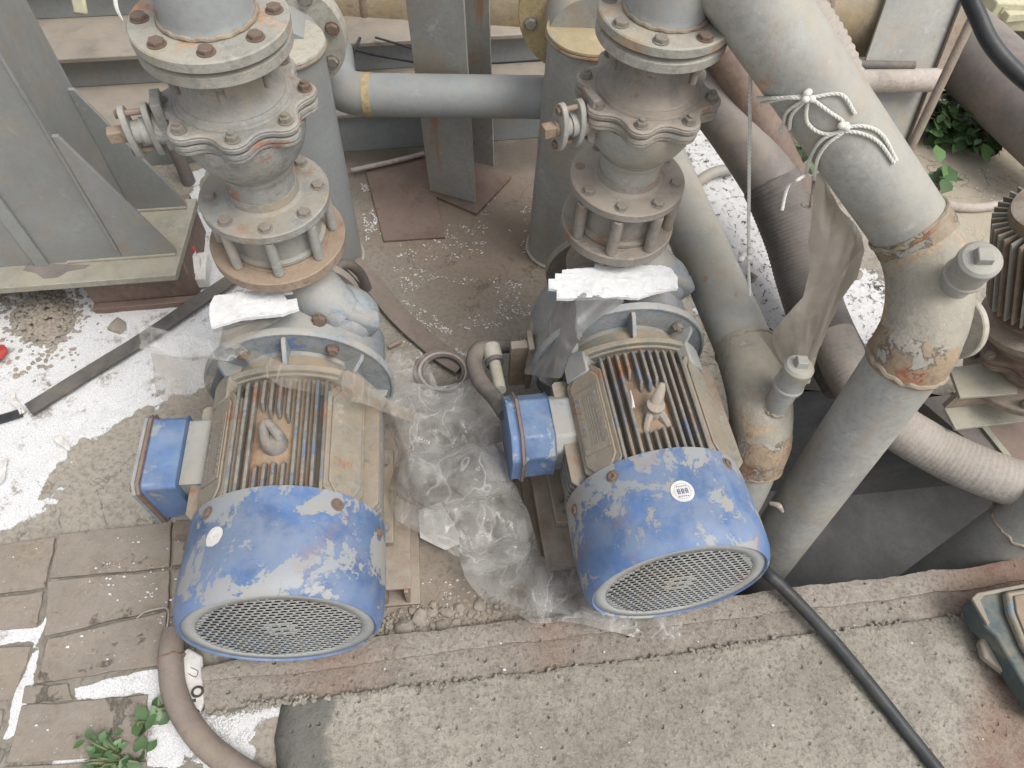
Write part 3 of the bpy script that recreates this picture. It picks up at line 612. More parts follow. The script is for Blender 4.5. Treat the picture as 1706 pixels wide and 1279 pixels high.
    bell = part('bell_flange', m, BLUEG, T, sharp=45)
    for a in (90, 38, 142, -10, 190, 230, 310):
        a = R_(a); d = Vector((math.cos(a), 0, math.sin(a))); nrm = Vector((-d.z, 0, d.x)); m = MB(); t = nrm * .004
        o = [(.11, Y(-.145)), (.165, Y(-.150)), (.163, Y(-.160)), (.128, Y(-.198)), (.11, Y(-.20))]
        P = [Vector((d.x * r, y, AX + d.z * r)) for r, y in o]; m.add([p - t for p in P] + [p + t for p in P], [(0, 1, 2, 3, 4), (9, 8, 7, 6, 5)] + [(q, 5 + q, 5 + (q + 1) % 5, (q + 1) % 5) for q in range(5)])
        part('rib', m, BLUEG, bell, bev=.001)
    for a in ((58, 122, -32, 212) if left else (48, 132, -40, 220)):
        a = R_(a); bolt(bell, (math.cos(a) * .148, Y(-.152), AX + math.sin(a) * .148), (0, -1, 0), .0095, 'nut', left)
    # lifting eye
    ey = Vector((-.004, Y(-.345), AX + .118)); m = MB()
    if left:
        m.lathe([(.022, 0), (.020, .03), (.015, .036)], Matrix.Translation(ey), 20)
        m.tube([ey + Vector(v) for v in ((.010, -.004, .022), (.011, .002, .034), (.0, .016, .046), (-.010, .022, .05), (-.013, .012, .042), (-.010, -.004, .034), (-.008, -.006, .022))], [.009, .009, .008, .007, .008, .009, .009], 10, .004)
    else:
        m.lathe([(.020, 0), (.017, .02), (.013, .03)], Matrix.Translation(ey), 18); m.lathe([(.016, .03), (.016, .036), (.011, .038)], Matrix.Translation(ey), 18)
        m.tube([ey + Vector(v) for v in ((0, 0, .030), (.003, .008, .042), (.010, .02, .054), (.013, .028, .06))], [.012, .011, .008, .004], 12, .004, flat=.6)
        for sx in (-1, 1): m.tube([ey + Vector((sx * .008, -.006, .02)), ey + Vector((sx * .018, -.026, .012)), ey + Vector((sx * .022, -.04, .006))], [.008, .007, .005], 8, .005)
    part('lifting_eye', m, VALVER if not left else FIN, body)
    # junction box
    yb = -.318 if left else -.305
    z0, z1 = (.185, .325); y0_, y1_ = Y(yb - .072), Y(yb + .072)
    oc = lambda c, k: [(y0_ + c, z0 - k), (y1_ - c, z0 - k), (y1_ + k, z0 + c), (y1_ + k, z1 - c), (y1_ - c, z1 + k), (y0_ + c, z1 + k), (y0_ - k, z1 - c), (y0_ - k, z0 + c)]
    def xpr(mb, o, xa, xb):
        n = len(o); mb.add([(xa, y, z) for y, z in o] + [(xb, y, z) for y, z in o], [tuple(range(n)), tuple(range(2 * n - 1, n - 1, -1))] + [(q, (q + 1) % n, n + (q + 1) % n, n + q) for q in range(n)])
    cc = .010 if left else .034
    m = MB(); xpr(m, oc(cc, -.004), -.172, -.228); jb = part('junction_box', m, BLUED, T, bev=.003)
    m = MB(); xpr(m, oc(cc, -.012), -.10, -.171); part('box_neck', m, BLUEG, jb, bev=.004)
    m = MB(); xpr(m, oc(cc, .004), -.2285, -.2345); part('box_gasket', m, BROWN, jb, bev=.001)
    if left: m = MB(); xpr(m, oc(cc, .005), -.235, -.241); part('box_lid', m, BLUEG, jb, bev=.001)
    else: m = MB(); xpr(m, oc(cc, -.002), -.235, -.252); part('box_lid', m, BLUED, jb, bev=.005)
    for yy in (y0_ + .006, y1_ - .006):
        for zz in (z0 + .006, z1 - .006):
            if left: bolt(jb, (-.241, yy, zz), (-1, 0, 0), .005, 'head', True)
    # rails
    for s in (-1, 1):
        m = MB(); xx = s * .165
        m.box((xx, Y(-.34), .006), (.085, .36, .012)); m.box((xx + s * .020, Y(-.34), .048), (.008, .355, .07)); m.box((xx - s * .022, Y(-.34), .048), (.008, .355, .07)); m.box((xx, Y(-.34), .088), (.06, .345, .008))
        part('base_rail', m, RAIL, T, bev=.0015)
    # pump casing
    m = MB(); m.lathe([(.10, -.012), (.150, -.010), (.158, 0), (.160, .03), (.158, .085), (.150, .10), (.12, .108)], frame((0, -.128, AX), (0, 1, 0)), 56)
    cas = part('pump_casing', m, BLUEG, T, sharp=50)
    m = MB(); sphere_mb(m, (.075, -.055, AX + .095), (.085, .065, .065)); m.tube([(.09, -.07, AX + .12), (.055, -.05, AX + .155), (.0, 0, AX + .18)], [.045, .05, .055], 20, .01); part('volute', m, BLUEG, cas, sharp=60)
    m = MB(); Mb = Matrix.Rotation(R_(-38), 4, 'Y') if 1 else None; m.box((.118, -.075, AX + .115), (.085, .045, .05), Matrix.Rotation(R_(38), 4, 'Y')); part('casing_boss', m, BLUEG, cas, bev=.012)
    zf = BOTZ[0] if left else BOTZ[1]
    m = MB(); m.lathe([(.085, .10), (.06, .16), (.055, zf - AX - .03), (.062, zf - AX - .018)], Matrix.Translation((0, 0, AX)), 36); part('discharge_neck', m, BLUEG if left else VALVER, cas)
    bolt(cas, (.058, -.108, AX + .155), (0, -1, .3), .011, 'head', True)
    m = MB(); m.lathe([(.065, 0), (.065, .09), (.105, .092), (.105, .11)], frame((0, -.02, AX), (0, 1, 0)), 36); part('suction_flange', m, VALVER, cas)
    # discharge flange
    m = MB(); rr = .1155 if left else .1065; m.lathe([(rr - .002, -.022), (rr, -.020), (rr, -.002), (rr - .002, 0), (.088, 0), (.087, .003), (.06, .003)], Matrix.Translation((0, 0, zf)), 64)
    part('discharge_flange', m, RUSTF if left else VALVER, T)
    return T
BOTZ = (.503, .468)
SL, SR = Vector((-.4307, .8605, 0)), Vector((.1722, 1.0133, 0))
PL = motor_pump('motor_pump', 'left blue motor pump with square blue junction box and torn white dot on top', SL, R_(9.4), 0, True)
PR = motor_pump('motor_pump', 'right blue motor pump with round printed sticker and eight-sided rusty junction box', SR, R_(12.5), -.028, False)

def cyl_sticker(par, sh, ang, y, r, mat, name, r0=.1738, hole=0, cut=None, parent=None):
    m = MB(); n = 28; rings = [hole, r] if hole else [0.0008, r * .5, r]; vs = []
    for rr in rings:
        for k in range(n):
            t = 2 * PI * k / n; q = rr * (1 + (.12 * noise.noise(Vector((math.cos(t) * 2, math.sin(t) * 2, 5))) if cut else 0)); u = q * math.cos(t); v = q * math.sin(t); a = ang - u / r0
            vs.append((r0 * math.cos(a), y + sh + v, AX + r0 * math.sin(a)))
    fs = [(i * n + k, i * n + (k + 1) % n, (i + 1) * n + (k + 1) % n, (i + 1) * n + k) for i in range(len(rings) - 1) for k in range(n)]
    m.add(vs, fs); return part(name, m, mat, parent or par)
def cover_of(T): return [c for c in T.children if c.name.startswith('fan_cover')][0]
st = cyl_sticker(PL, 0, R_(118), -.515, .016, PAPER, 'sticker', r0=.1642, cut=True, parent=cover_of(PL))
cR = cover_of(PR); s1 = cyl_sticker(PR, -.028, R_(92), -.525, .019, PAPER, 'sticker', r0=.1642, parent=cR)
def sticker_marks(parent, sh, ang, y, r0, mat):
    m = MB()
    def bar(u0, u1, v0, v1):
        vs = []
        for u, v in ((u0, v0), (u1, v0), (u1, v1), (u0, v1)): a = ang - u / r0; vs.append((r0 * math.cos(a), y + sh + v, AX + r0 * math.sin(a)))
        m.add(vs, [(0, 1, 2, 3)])
    for k in range(3):
        u = -.0085 + k * .0065
        bar(u, u + .0015, -.005, .005); bar(u + .003, u + .0043, -.005, .005); bar(u, u + .0045, .0022, .0036); bar(u, u + .0045, -.0036, -.0022); bar(u - .001, u + .0052, -.0006, .0006)
    for k in range(5): bar(-.008 + k * .0035, -.006 + k * .0035, .0078, .0098); bar(-.008 + k * .0035, -.006 + k * .0035, -.0098, -.0078)
    for k in range(26):
        a = 2 * PI * k / 26; bar(.0135 * math.cos(a) - .0006, .0135 * math.cos(a) + .0006, .0135 * math.sin(a) - .0006, .0135 * math.sin(a) + .0006)
    return part('sticker_print', m, mat, parent)
sticker_marks(cR, -.028, R_(92), -.525, .16445, BLUEINK)

# ------------------------------------------------------------------ valve stacks
def ang_dir(a): a = R_(a); return Vector((math.sin(a), -math.cos(a), 0))   # 0 faces the camera side, + to the right
def wavy(r, am, nl, ph, n=128):
    out = []
    for k in range(n):
        a = 2 * PI * k / n; c = math.cos(nl * (a - ph)); q = r + am * (abs(c) ** .8) * (1 if c > 0 else -1); out.append((q * math.sin(a), -q * math.cos(a)))
    return out
def stack(side, S, zb, z2, zw, z3, ph, labels):
    left = side == 'L'; VM = VALVE if left else VALVER
    # wafer check valve
    T = thing('check_valve', labels[0], 'check valve', (S.x, S.y, zb), 0, 'wafer check valves on the pumps', off=(0, 0, zb)); zu = z2 - .018
    m = MB(); m.lathe([(.080, zb + .004), (.084, zb + .006), (.084, zb + .012), (.077, zb + .014), (.077, zu - .012), (.083, zu - .009), (.083, zu - .001)], None, 56); part('drum', m, GREY if left else VM, T, sharp=30)
    for k in range(8):
        a = ph + 45 * k; d = ang_dir(a)
        if k == 6: continue
        p = d * .094; q = p + Vector((0, 0, zb + .001)); m = MB(); m.cyl(q, (p.x, p.y, zu - .002), .0085 if left else .0105, n=14); part('stud', m, GREY if left else VM, T, bev=.001)
    # ball valve
    T = thing('ball_valve', labels[1], 'valve', (S.x, S.y, zu), 0, 'grey flanged ball valves', off=(0, 0, zu))
    m = MB(); R2 = .104 if left else .103
    m.lathe([(R2 - .002, z2 - .017), (R2, z2 - .015), (R2, z2 - .002), (R2 - .002, z2), (.062, z2 + .001), (.057, z2 + .006), (.055, z2 + .02)], None, 64); part('lower_flange', m, VM, T, sharp=35)
    zs = z2 + .022; m = MB(); H_ = zw - .016 - zs
    pr = [(.055, z2 + .012), (.057, zs + .002), (.062, zs + .003), (.063, zs + .008), (.060, zs + .010)]
    Rb = .093; zcb = zw - .018; th0 = math.asin(.056 / Rb); bz0 = zcb - Rb * 1.12 * math.cos(th0); pr = [(.053, z2 + .012), (.053, bz0 - .008), (.059, bz0 - .007), (.060, bz0 - .002), (.0565, bz0 - .001)]
    for k in range(0, 13): th = th0 + (PI / 2 - th0) * k / 12; pr.append((Rb * math.sin(th), zcb - Rb * 1.12 * math.cos(th)))
    m.lathe(pr, None, 56); part('valve_bowl', m, VALVE if left else GREY, T, sharp=40)
    wv = lambda r: wavy(r, .0105, 8, R_(ph))
    m = MB(); m.prism(wv(.1035), zw - .0165, zw - .0095); m.prism(wv(.105), zw - .0095, zw - .001, inset=.0015); part('body_flange', m, VM, T, bev=.002, sharp=35)
    m = MB(); m.prism(wv(.105), zw + .0015, zw + .010, inset=-.001); m.prism(wv(.106), zw + .010, zw + .014, inset=.003); part('bonnet_flange', m, VM, T, bev=.002, sharp=35)
    m = MB(); zt = z3 - .016
    m.lathe([(.084, zw + .0145), (.082, zw + .018), (.079, zw + .018), (.076, zw + .023), (.073, zw + .023), (.062, zw + .034), (.055, zw + .050), (.053, zt - .012), (.058, zt + .002)], None, 56); part('valve_neck', m, VM, T, sharp=45)
    R3 = .100 if left else .097
    m = MB(); m.lathe([(R3 - .002, zt - .001), (R3, zt + .001), (R3, z3 - .002), (R3 - .003, z3), (.06, z3)], None, 64); part('upper_flange', m, TOPF, T, sharp=35)
    for k in range(8):
        a = ph + 45 * k; d = ang_dir(a)
        bolt(T, d * .0995 + Vector((0, 0, zw + .0145)), (0, 0, 1), .0082, 'nut')
        if k != 6: bolt(T, d * .086 + Vector((0, 0, z2 + .0005)), (0, 0, 1), .0095, 'head', False)
        else:
            m = MB(); m.lathe([(.0095, 0), (.0095, .0006)], Matrix.Translation(d * .086 + Vector((0, 0, z2 + .0002))), 16); part('bolt_hole', m, BROWN, T)
        bolt(T, d * .083 + Vector((0, 0, zt - .001)), (0, 0, -1), .0092, 'thread' if (left or k % 3) else 'nut', False, name='stud_nut')
    # stem with its packing gland
    sa = (-68 if left else -62); d = ang_dir(sa); zz = zw - .022; c = Vector((0, 0, zz)); s = ang_dir(sa + 90)
    m = MB(); m.cyl(c + d * .07, c + d * .122, .022); part('stem_housing', m, VM, T)
    for r0, mt in ((.116, VM), (.146, VM)):
        MM = frame(c + d * r0, d, (0, 0, 1)); o = [(.042 * math.cos(t) , .022 * math.sin(t)) for t in [2 * PI * k / 28 for k in range(28)]]; m = MB(); m.prism(o, 0, .009, MM); part('gland_plate', m, GREY, T, bev=.0015)
    m = MB(); m.cyl(c + d * .125, c + d * .146, .016); m.cyl(c + d * .125, c + d * .135, .019); part('gland', m, GREY, T)
    m = MB(); MM = frame(c + d * .155, d, (0, 0, 1)); m.prism([(-.009, -.009), (.009, -.009), (.009, .009), (-.009, .009)], 0, .026, MM); m.lathe([(.0125, -.002), (.0125, .006)], MM, 16); part('stem', m, RUSTF, T, bev=.0015)
    for q in (-1, 1): 
        p = c + Vector((0, 0, q * .031)); m = MB(); m.cyl(p + d * .118, p + d * .158, .0045, n=12); part('gland_stud', m, BOLTR, T); bolt(T, p + d * .1555, d, .0062, 'head', True)
    m = MB(); m.box(c + d * .102 + Vector((0, 0, .012)), (.014, .04, .075), frame((0, 0, 0), (0, 0, 1), d)); part('stop_block', m, VM, T, bev=.002)
    # riser
    T = thing('riser_pipe', labels[2], 'pipe', (S.x, S.y, z3 + .005), 0, 'grey riser pipes above the ball valves', off=(0, 0, z3 + .005)); zr = z3 + .0065
    o_ = Vector((.002, -.003, 0)) if left else Vector()
    m = MB(); m.lathe([(R3 - .002, zr), (R3 + .001, zr + .002), (R3 + .001, zr + .014), (R3 - .001, zr + .016), (.06, zr + .0165)], Matrix.Translation(o_), 64); part('pipe_flange', m, TOPF, T, sharp=35)
    m = MB(); m.lathe([(.063, zr + .016), (.0595, zr + .022), (.058, zr + .03), (.058, 1.62)], None, 56); part('pipe', m, GREYB, T)
    m = MB(); P = [Vector((math.cos(t) * .061, math.sin(t) * .061, zr + .019 + .001 * math.sin(t * 17))) for t in [2 * PI * k / 60 for k in range(61)]]; m.tube(P, .0035, 8, .006); part('weld_seam', m, WELD, T)
    for k in range(8):
        d = ang_dir(ph + 45 * k); bolt(T, d * .083 + Vector((0, 0, zr + .0165)), (0, 0, 1), .0095, 'head', left or k in (1, 2))
stack('L', SL, BOTZ[0], .600, .765, .872, -29, ['left check valve drum on the rusty orange flange with long studs', 'left ball valve with silver gland plates, in front of the steel column', 'left riser pipe with rusty bolt heads on its flange'])
stack('R', SR, BOTZ[1], .571, .733, .849, -8, ['right dusty brown check valve drum above the white foam board', 'right ball valve with square stem end beside the tall capped pipe', 'right riser pipe with pale flange and grey bolt heads'])

# ------------------------------------------------------------------ tall capped pipes, cross pipe
def capped(loc, ztop, mat, capm, label, fl, r=.080):
    T = thing('capped_pipe', label, 'pipe', (loc.x, loc.y, 0), 0, 'tall grey pipes with flat welded caps')
    m = MB(); L = Vector((loc.x, loc.y, 0)); m.lathe([(r, -.01), (r, ztop)], Matrix.Translation(L), 56); part('pipe', m, mat, T)
    m = MB(); m.lathe([(r - .012, .0005), (r + .004, .0006), (r + .0055, .003), (r + .0045, .007), (r - .004, .0085)], Matrix.Translation(L + Vector((0, 0, ztop))), 56); part('cap', m, capm, T)
    m = MB(); m.tube([L + Vector((math.cos(t) * (r + .003), math.sin(t) * (r + .003), ztop - .003 + .002 * noise.noise(Vector((math.cos(t) * 4, math.sin(t) * 4, 0))))) for t in [2 * PI * k / 48 for k in range(49)]], .0045, 8, .006); part('weld_seam', m, WELD, T)
    m = MB(); m.tube([L + Vector((math.cos(t) * (r + .002), math.sin(t) * (r + .002), .004)) for t in [2 * PI * k / 48 for k in range(49)]], .005, 8, .008); part('base_weld', m, CAPG, T)
    # side branch with a bolted flange behind
    fc, fr, d = fl; m = MB(); m.lathe([(fr * .6, -.012), (fr - .002, -.012), (fr, -.010), (fr, .006), (fr - .002, .008), (fr * .5, .008)], frame(fc, d), 56); m.lathe([(fr - .002, .011), (fr, .013), (fr, .026), (fr * .6, .028)], frame(fc, -Vector(d)), 56)
    F = part('branch_flange', m, capm, T)
    m = MB(); m.cyl(fc, L + Vector((0, 0, fc.z)), fr * .6, n=40); m.cyl(fc, fc - Vector(d) * .25, fr * .6, n=40); part('branch_pipe', m, mat, T)
    for k in range(8):
        a = 2 * PI * (k + .3) / 8; MM = frame(fc, d); bolt(F, MM @ Vector((math.cos(a) * fr * .82, math.sin(a) * fr * .82, .0085)), d, .012, 'head', k % 3 == 0)
tl, tr = G(553, 428), G(930, 412)
capped(Vector((tl.x, tl.y, 0)), .60, GREYB, CAPG, 'left capped pipe with pale round top, behind the left ball valve', (Vector((tl.x - .02, tl.y + .10, .555)), .118, Vector((.12, -1, .0))))
capped(Vector((tr.x, tr.y, 0)), .615, GREY, YELLOW, 'right capped pipe with flaky yellow top, behind the right ball valve', (Vector((tr.x - .01, tr.y + .10, .60)), .140, Vector((.05, -1, .0))), r=.083)
T = thing('cross_pipe', 'horizontal grey pipe running between the two capped pipes', 'pipe', G(740, 250))
a = Vector((tl.x + .02, tl.y + .02, .0)); zc_ = .44
pa = D(612, 158, 1.66); pb = D(905, 162, 1.66); dd = (pb - pa).normalized()
m = MB(); m.tube([pa, pa.lerp(pb, .5), pb + dd * .05], .048, 32, .05); part('pipe', m, GREYB, T)
m = MB(); m.tube([D(545, 85, 1.68), D(556, 130, 1.67), D(580, 152, 1.66), pa], [.060, .055, .049, .048], 32, .01); part('elbow', m, GREYB, T)
m = MB(); m.cyl(pa - dd * .006 , pa + dd * .012, .0495, n=32); part('weld_seam', m, YELLOW, T)

# ------------------------------------------------------------------ steel post, ground plate
c0 = G(752, 322, .012)
T = thing('steel_post', 'grey H-section steel post with rust streak standing behind the cross pipe', 'post', (c0.x, c0.y, 0))
A_ = G(716, 318, .012); B_ = G(792, 338, .012); u = (B_ - A_).normalized(); v = Vector((-u.y, u.x, 0)); Wf = (B_ - A_).length; dp = .17; Ht = 1.3
lean = Vector((-.065, 0.0, 0))
def upr(o2): 
    m = MB(); P = [A_ + u * x + v * y for x, y in o2]; n = len(P); m.add([p for p in P] + [p + Vector((0, 0, Ht)) + lean for p in P], [tuple(range(n - 1, -1, -1)), tuple(range(n, 2 * n))] + [(q, (q + 1) % n, n + (q + 1) % n, n + q) for q in range(n)]); return m
part('front_flange', upr([(0, 0), (Wf, 0), (Wf, .008), (0, .008)]), POST, T, bev=.001)
part('web', upr([(Wf / 2 - .003, .0081), (Wf / 2 + .003, .0081), (Wf / 2 + .003, dp - .0081), (Wf / 2 - .003, dp - .0081)]), POST, T)
part('rear_flange', upr([(0, dp - .008), (Wf, dp - .008), (Wf, dp), (0, dp)]), POST, T, bev=.001)
m = MB(); o = [G(712, 325), G(794, 360), G(852, 298), G(770, 268)]; o = [(p.x, p.y) for p in o]; o = o[::-1] if (Vector((o[1][0] - o[0][0], o[1][1] - o[0][1], 0)).cross(Vector((o[2][0] - o[1][0], o[2][1] - o[1][1], 0))).z < 0) else o
m.prism(o, .0, .011); part('foot_plate', m, BROWN, T, bev=.001)
m = MB(); o = [(G(x, y).x, G(x, y).y) for x, y in ((640, 405), (742, 398), (712, 262), (606, 275))]; m.prism(o, .001, .009)
single('steel_plate', m, BROWN, 'flat rust-brown steel plate lying on the ground beside the post', 'steel plate', bev=.001)
m = MB(); m.tube([G(585, 284, .02), G(640, 272, .022), G(706, 256, .02)], .007, 10, .02); single('stick', m, PINK, 'thin pale rod lying across the brown steel plate', 'rod')

# ------------------------------------------------------------------ skid beam and back pipe
p0 = G(300, 300); p1 = G(1000, 246); du = (p1 - p0); du.z = 0; du.normalize(); dv = Vector((-du.y, du.x, 0)); O = G(650, 255)
T = thing('steel_skid', 'long stepped steel skid beam lying behind the pumps', 'steel beam', (O.x, O.y, 0))
def along(x0, x1, y0, y1, z0, z1):
    m = MB(); o = [O + du * x0 + dv * y0, O + du * x1 + dv * y0, O + du * x1 + dv * y1, O + du * x0 + dv * y1]; m.prism([(p.x, p.y) for p in o], z0, z1); return m
part('lower_channel', along(-1.6, .95, .02, .05, .0, .13), SKIDG, T, bev=.002)
part('lower_shelf', along(-1.6, .95, .0, .26, .1305, .142), SKID, T, bev=.002)
part('middle_web', along(-1.6, .95, .20, .215, .1425, .235), SKIDG, T, bev=.002)
part('middle_shelf', along(-1.6, .95, .165, .42, .2355, .25), SKID, T, bev=.003)
part('upper_web', along(-1.6, .95, .36, .375, .2505, .36), SKIDG, T, bev=.002)
part('upper_shelf', along(-1.6, .95, .33, .75, .3605, .375), SKID, T, bev=.003)
m = MB(); 
for zz in (.375,): m.prism([( (O + du * x + dv * y).x, (O + du * x + dv * y).y) for x, y in ((-1.6, .48), (-.55, .48), (-.55, .56), (-1.6, .56))], .376, .50)
part('end_block', m, SKID, T, bev=.006)
bolt(T, O + du * -1.25 + dv * .478 + Vector((0, 0, .44)), -dv, .025, 'head', True)
T = thing('back_pipe', 'large tan rusty pipe running along the back above the skid beam', 'pipe', D(900, 0, 2.1))
q0, q1 = D(300, -22, 2.12), D(1475, 20, 2.12); m = MB(); m.tube([q0, q0.lerp(q1, .5), q1], .123, 48, .1); part('pipe', m, TANPIPE, T)
for t in (.27, .82, .9): c = q0.lerp(q1, t); m = MB(); m.lathe([(.1225, -.012), (.1275, -.005), (.1275, .004), (.1225, .012)], frame(c, q1 - q0), 48, cap=False); part('weld_seam', m, RUSTF, T)
m = MB(); c = q0.lerp(q1, .88); m.lathe([(.122, -.01), (.136, -.008), (.136, .03), (.122, .035)], frame(c, q1 - q0), 48, cap=False); part('pipe_collar', m, TANPIPE, T)
for i, (pts, r) in enumerate(((((556, 60), (600, 85), (690, 103)), .004), (((600, 62), (585, 95), (560, 120)), .004), (((625, 62), (660, 72), (720, 90), (790, 105), (905, 100)), .003))):
    m = MB(); m.tube([D(x, y, 1.98) for x, y in pts], r, 8, .02); single('thin_cable', m, RUBBER, ('black cable sagging from the left capped pipe to the post', 'short black cable crossing downwards beside the left capped pipe', 'thin dark cable drooping behind the steel post')[i], 'cable')

# ------------------------------------------------------------------ steel column at the left
zp = .15; pc = [G(-260, 500, zp), G(292, 458, zp), G(328, 330, zp), G(-200, 330, zp)]
T = thing('steel_column', 'massive grey steel column with triangular gussets on a base plate', 'column', G(150, 430))
e1 = (pc[1] - pc[0]).normalized(); e2 = Vector((-e1.y, e1.x, 0))
X0 = pc[1]; Wp = 1.0; Dp = (pc[2] - pc[1]).length
m = MB(); m.prism([(p.x, p.y) for p in (X0 - e1 * Wp, X0, pc[2], pc[2] - e1 * Wp)], zp - .018, zp); part('base_plate', m, STEELW, T, bev=.0015)
m = MB(); m.prism([(p.x, p.y) for p in (X0 - e1 * .24 + e2 * .05, X0 + e2 * .055 + e1 * .005, X0 + e2 * .29, X0 - e1 * .24 + e2 * .29)], -.01, zp - .0185); m.prism([(p.x, p.y) for p in (X0 - e1 * .24 + e2 * .03, X0 + e1 * .0 + e2 * .03, X0 + e2 * .05, X0 - e1 * .24 + e2 * .05)], -.01, .02); part('support_block', m, BROWN, T, bev=.002)
k0 = G(205, 430, zp); k1 = G(85, 433, zp); f1 = G(292, 412, zp); 
y1v = (k0 - X0).dot(e2); xr = (k0 - X0).dot(e1); xg = (f1 - X0).dot(e1) + .005; xl = (k1 - X0).dot(e1)
Hc = 1.25
def cbox(xa, xb, ya, yb, za, zb): m = MB(); m.prism([(p.x, p.y) for p in (X0 + e1 * xa + e2 * ya, X0 + e1 * xb + e2 * ya, X0 + e1 * xb + e2 * yb, X0 + e1 * xa + e2 * yb)], za, zb); return m
y2v = y1v + .155
part('front_panel', cbox(-1.0, xr, y1v, y1v + .01, zp + .0005, Hc), STEEL, T, bev=.001)
part('side_panel', cbox(xr - .012, xr, y1v + .0105, y2v + .02, zp + .0005, Hc), STEEL, T, bev=.001)
part('rear_panel', cbox(-1.0, xr, y2v + .0205, y2v + .03, zp + .0005, Hc), STEEL, T, bev=.001)
part('stiffener', cbox(xl - .03, xl, y1v - .007, y1v - .0005, zp + .0005, Hc), STEEL, T, bev=.001)
Xf = Vector((X0.x, X0.y, 0))
def hfor(x, ya, py):
    lo, hi = 0.0, .9
    for _ in range(40):
        md = (lo + hi) / 2; p = Xf + e1 * x + e2 * ya
        if proj((p.x, p.y, zp + md))[1] > py: lo = md
        else: hi = md
    return lo
def gus(ya, xa, xb, h, hh=.02):
    m = MB(); o = [(xa, zp + .0008), (xb, zp + .0008), (xb, zp + hh), (xa + .012, zp + h), (xa, zp + h)]
    P = [Xf + e1 * x + e2 * ya + Vector((0, 0, z)) for x, z in o]; t = e2 * .009; n = 5
    m.add(P + [p + t for p in P], [tuple(range(n)), tuple(range(2 * n - 1, n - 1, -1))] + [(q, n + q, n + (q + 1) % n, (q + 1) % n) for q in range(n)]); return m
part('gusset', gus(y1v, xr + .0005, xg, hfor(xr, y1v, 228)), STEEL, T, bev=.001)
part('gusset', gus(y2v, xr + .0005, xg + .01, hfor(xr, y2v, 150)), STEEL, T, bev=.001)
m = MB(); o_ = X0 + e1 * (xr) + e2 * (y1v - .002)
P0 = G(16, 60, .9)
for ya_, xb_ in ((y1v - .002, xg), (y2v - .002, xg + .01)):
    m = MB(); m.tube([Xf + e1 * (xr - .12 + (xb_ - xr + .12) * k / 12) + e2 * ya_ + Vector((0, 0, zp + .002 + .001 * noise.noise(Vector((k * .8, 0, 0))))) for k in range(13)], .004, 8, .01); part('weld_seam', m, STEELW, T)
m = MB(); m.tube([Xf + e1 * (xr - .002) + e2 * (y1v - .002) + Vector((.0008 * noise.noise(Vector((k * .9, 0, 0))), 0, zp + .03 + k * .06)) for k in range(14)], .0035, 8, .02); part('weld_seam', m, STEEL, T)
sp_ = [(45, 441), (62, 438), (108, 440), (150, 441), (140, 447), (112, 452), (96, 462), (72, 464), (60, 455), (38, 450)]; m = MB(); o9 = [G(x, y, zp + .0006) for x, y in sp_]; o9 = [(p.x, p.y) for p in o9][::-1]; m.prism(o9, zp + .0002, zp + .0008); part('oil_stain', m, PURP, T)
m = MB(); b1 = G(322, 318, .0); m.cyl((b1.x - .02, b1.y + .03, 0), (b1.x - .02, b1.y + .03, .18), .018, n=20); single('short_pipe_stub', m, PURP, 'short brownish upright pipe between the column and the left ball valve', 'pipe')

# ------------------------------------------------------------------ diagonal pipes at the right
def ring(c, d, r, w=.004, n=48): 
    MM = frame(c, d); m = MB(); m.tube([MM @ Vector((math.cos(t) * r, math.sin(t) * r, .006 * noise.noise(Vector((math.cos(t) * 5, math.sin(t) * 5, r * 9))))) for t in [2 * PI * k / n for k in range(n + 1)]], [w * (1 + .6 * noise.noise(Vector((k * .7, r * 50, 0)))) for k in range(n + 1)], 8, .006); return m
def line(a, b, n): return [a.lerp(b, k / n) for k in range(n + 1)]
U0, U1 = D(1180, -110, .93), D(1512, 372, 1.12); L0, L1 = D(1512, 598, 1.14), D(1225, 1000, 1.80)
BP = thing('large_diagonal_pipe', 'large grey diagonal pipe tied with white rope, bending down into the pit', 'pipe', G(1270, 930)); rB = .058
m = MB(); m.tube(line(U0, U1, 6), rB, 48, .05); part('upper_pipe', m, GREY, BP)
m = MB(); m.tube(line(L0, L1, 6), [rB, rB, rB, rB, rB, rB, rB], 48, .05); part('lower_pipe', m, GREY, BP)
m = MB(); tU = (U1 - U0).normalized(); tL = (L1 - L0).normalized(); Pa = U1 - tU * .004; Pb = L0 + tL * .012; kk = (Pb - Pa).length * 1.15
bez = [Pa * (1 - t) ** 3 + (Pa + tU * kk * .40) * 3 * t * (1 - t) ** 2 + (Pb - tL * kk * .40) * 3 * t * t * (1 - t) + Pb * t ** 3 for t in [k / 14 for k in range(15)]]
m.tube(bez, [rB + .001 + .003 * math.sin(PI * k / 14) for k in range(15)], 48, .008); part('elbow', m, ELBOW, BP)
CRUST = weathered('rust_crust', (.27, .20, .13), var=.3, dust=.5, stain=.5, rust=.5, chip=(.33, .31, .27), chip_at=.56, chip_scale=16, rough=.85, bump=1.0, fine=200)
def crust(par, pts, rad, n=48):
    mm = MB(); mm.tube(pts, [rad + .0006] + [rad + .0022] * (len(pts) - 2) + [rad + .0018], n, .003, cap=False)
    for i, v in enumerate(mm.v):
        c_ = min(pts, key=lambda p: (p - v).length); mm.v[i] = v + (v - c_).normalized() * noise.noise(v * 160) * .0016
    return part('weld_crust', mm, CRUST, par, sharp=60)
crust(BP, bez[11:] , rB + .002); crust(BP, bez[:3], rB + .0012)
part('weld_seam', ring(U1, U1 - U0, rB + .001), WELD, BP); part('weld_seam', ring(L0, L1 - L0, rB + .002, .005), WELD, BP)
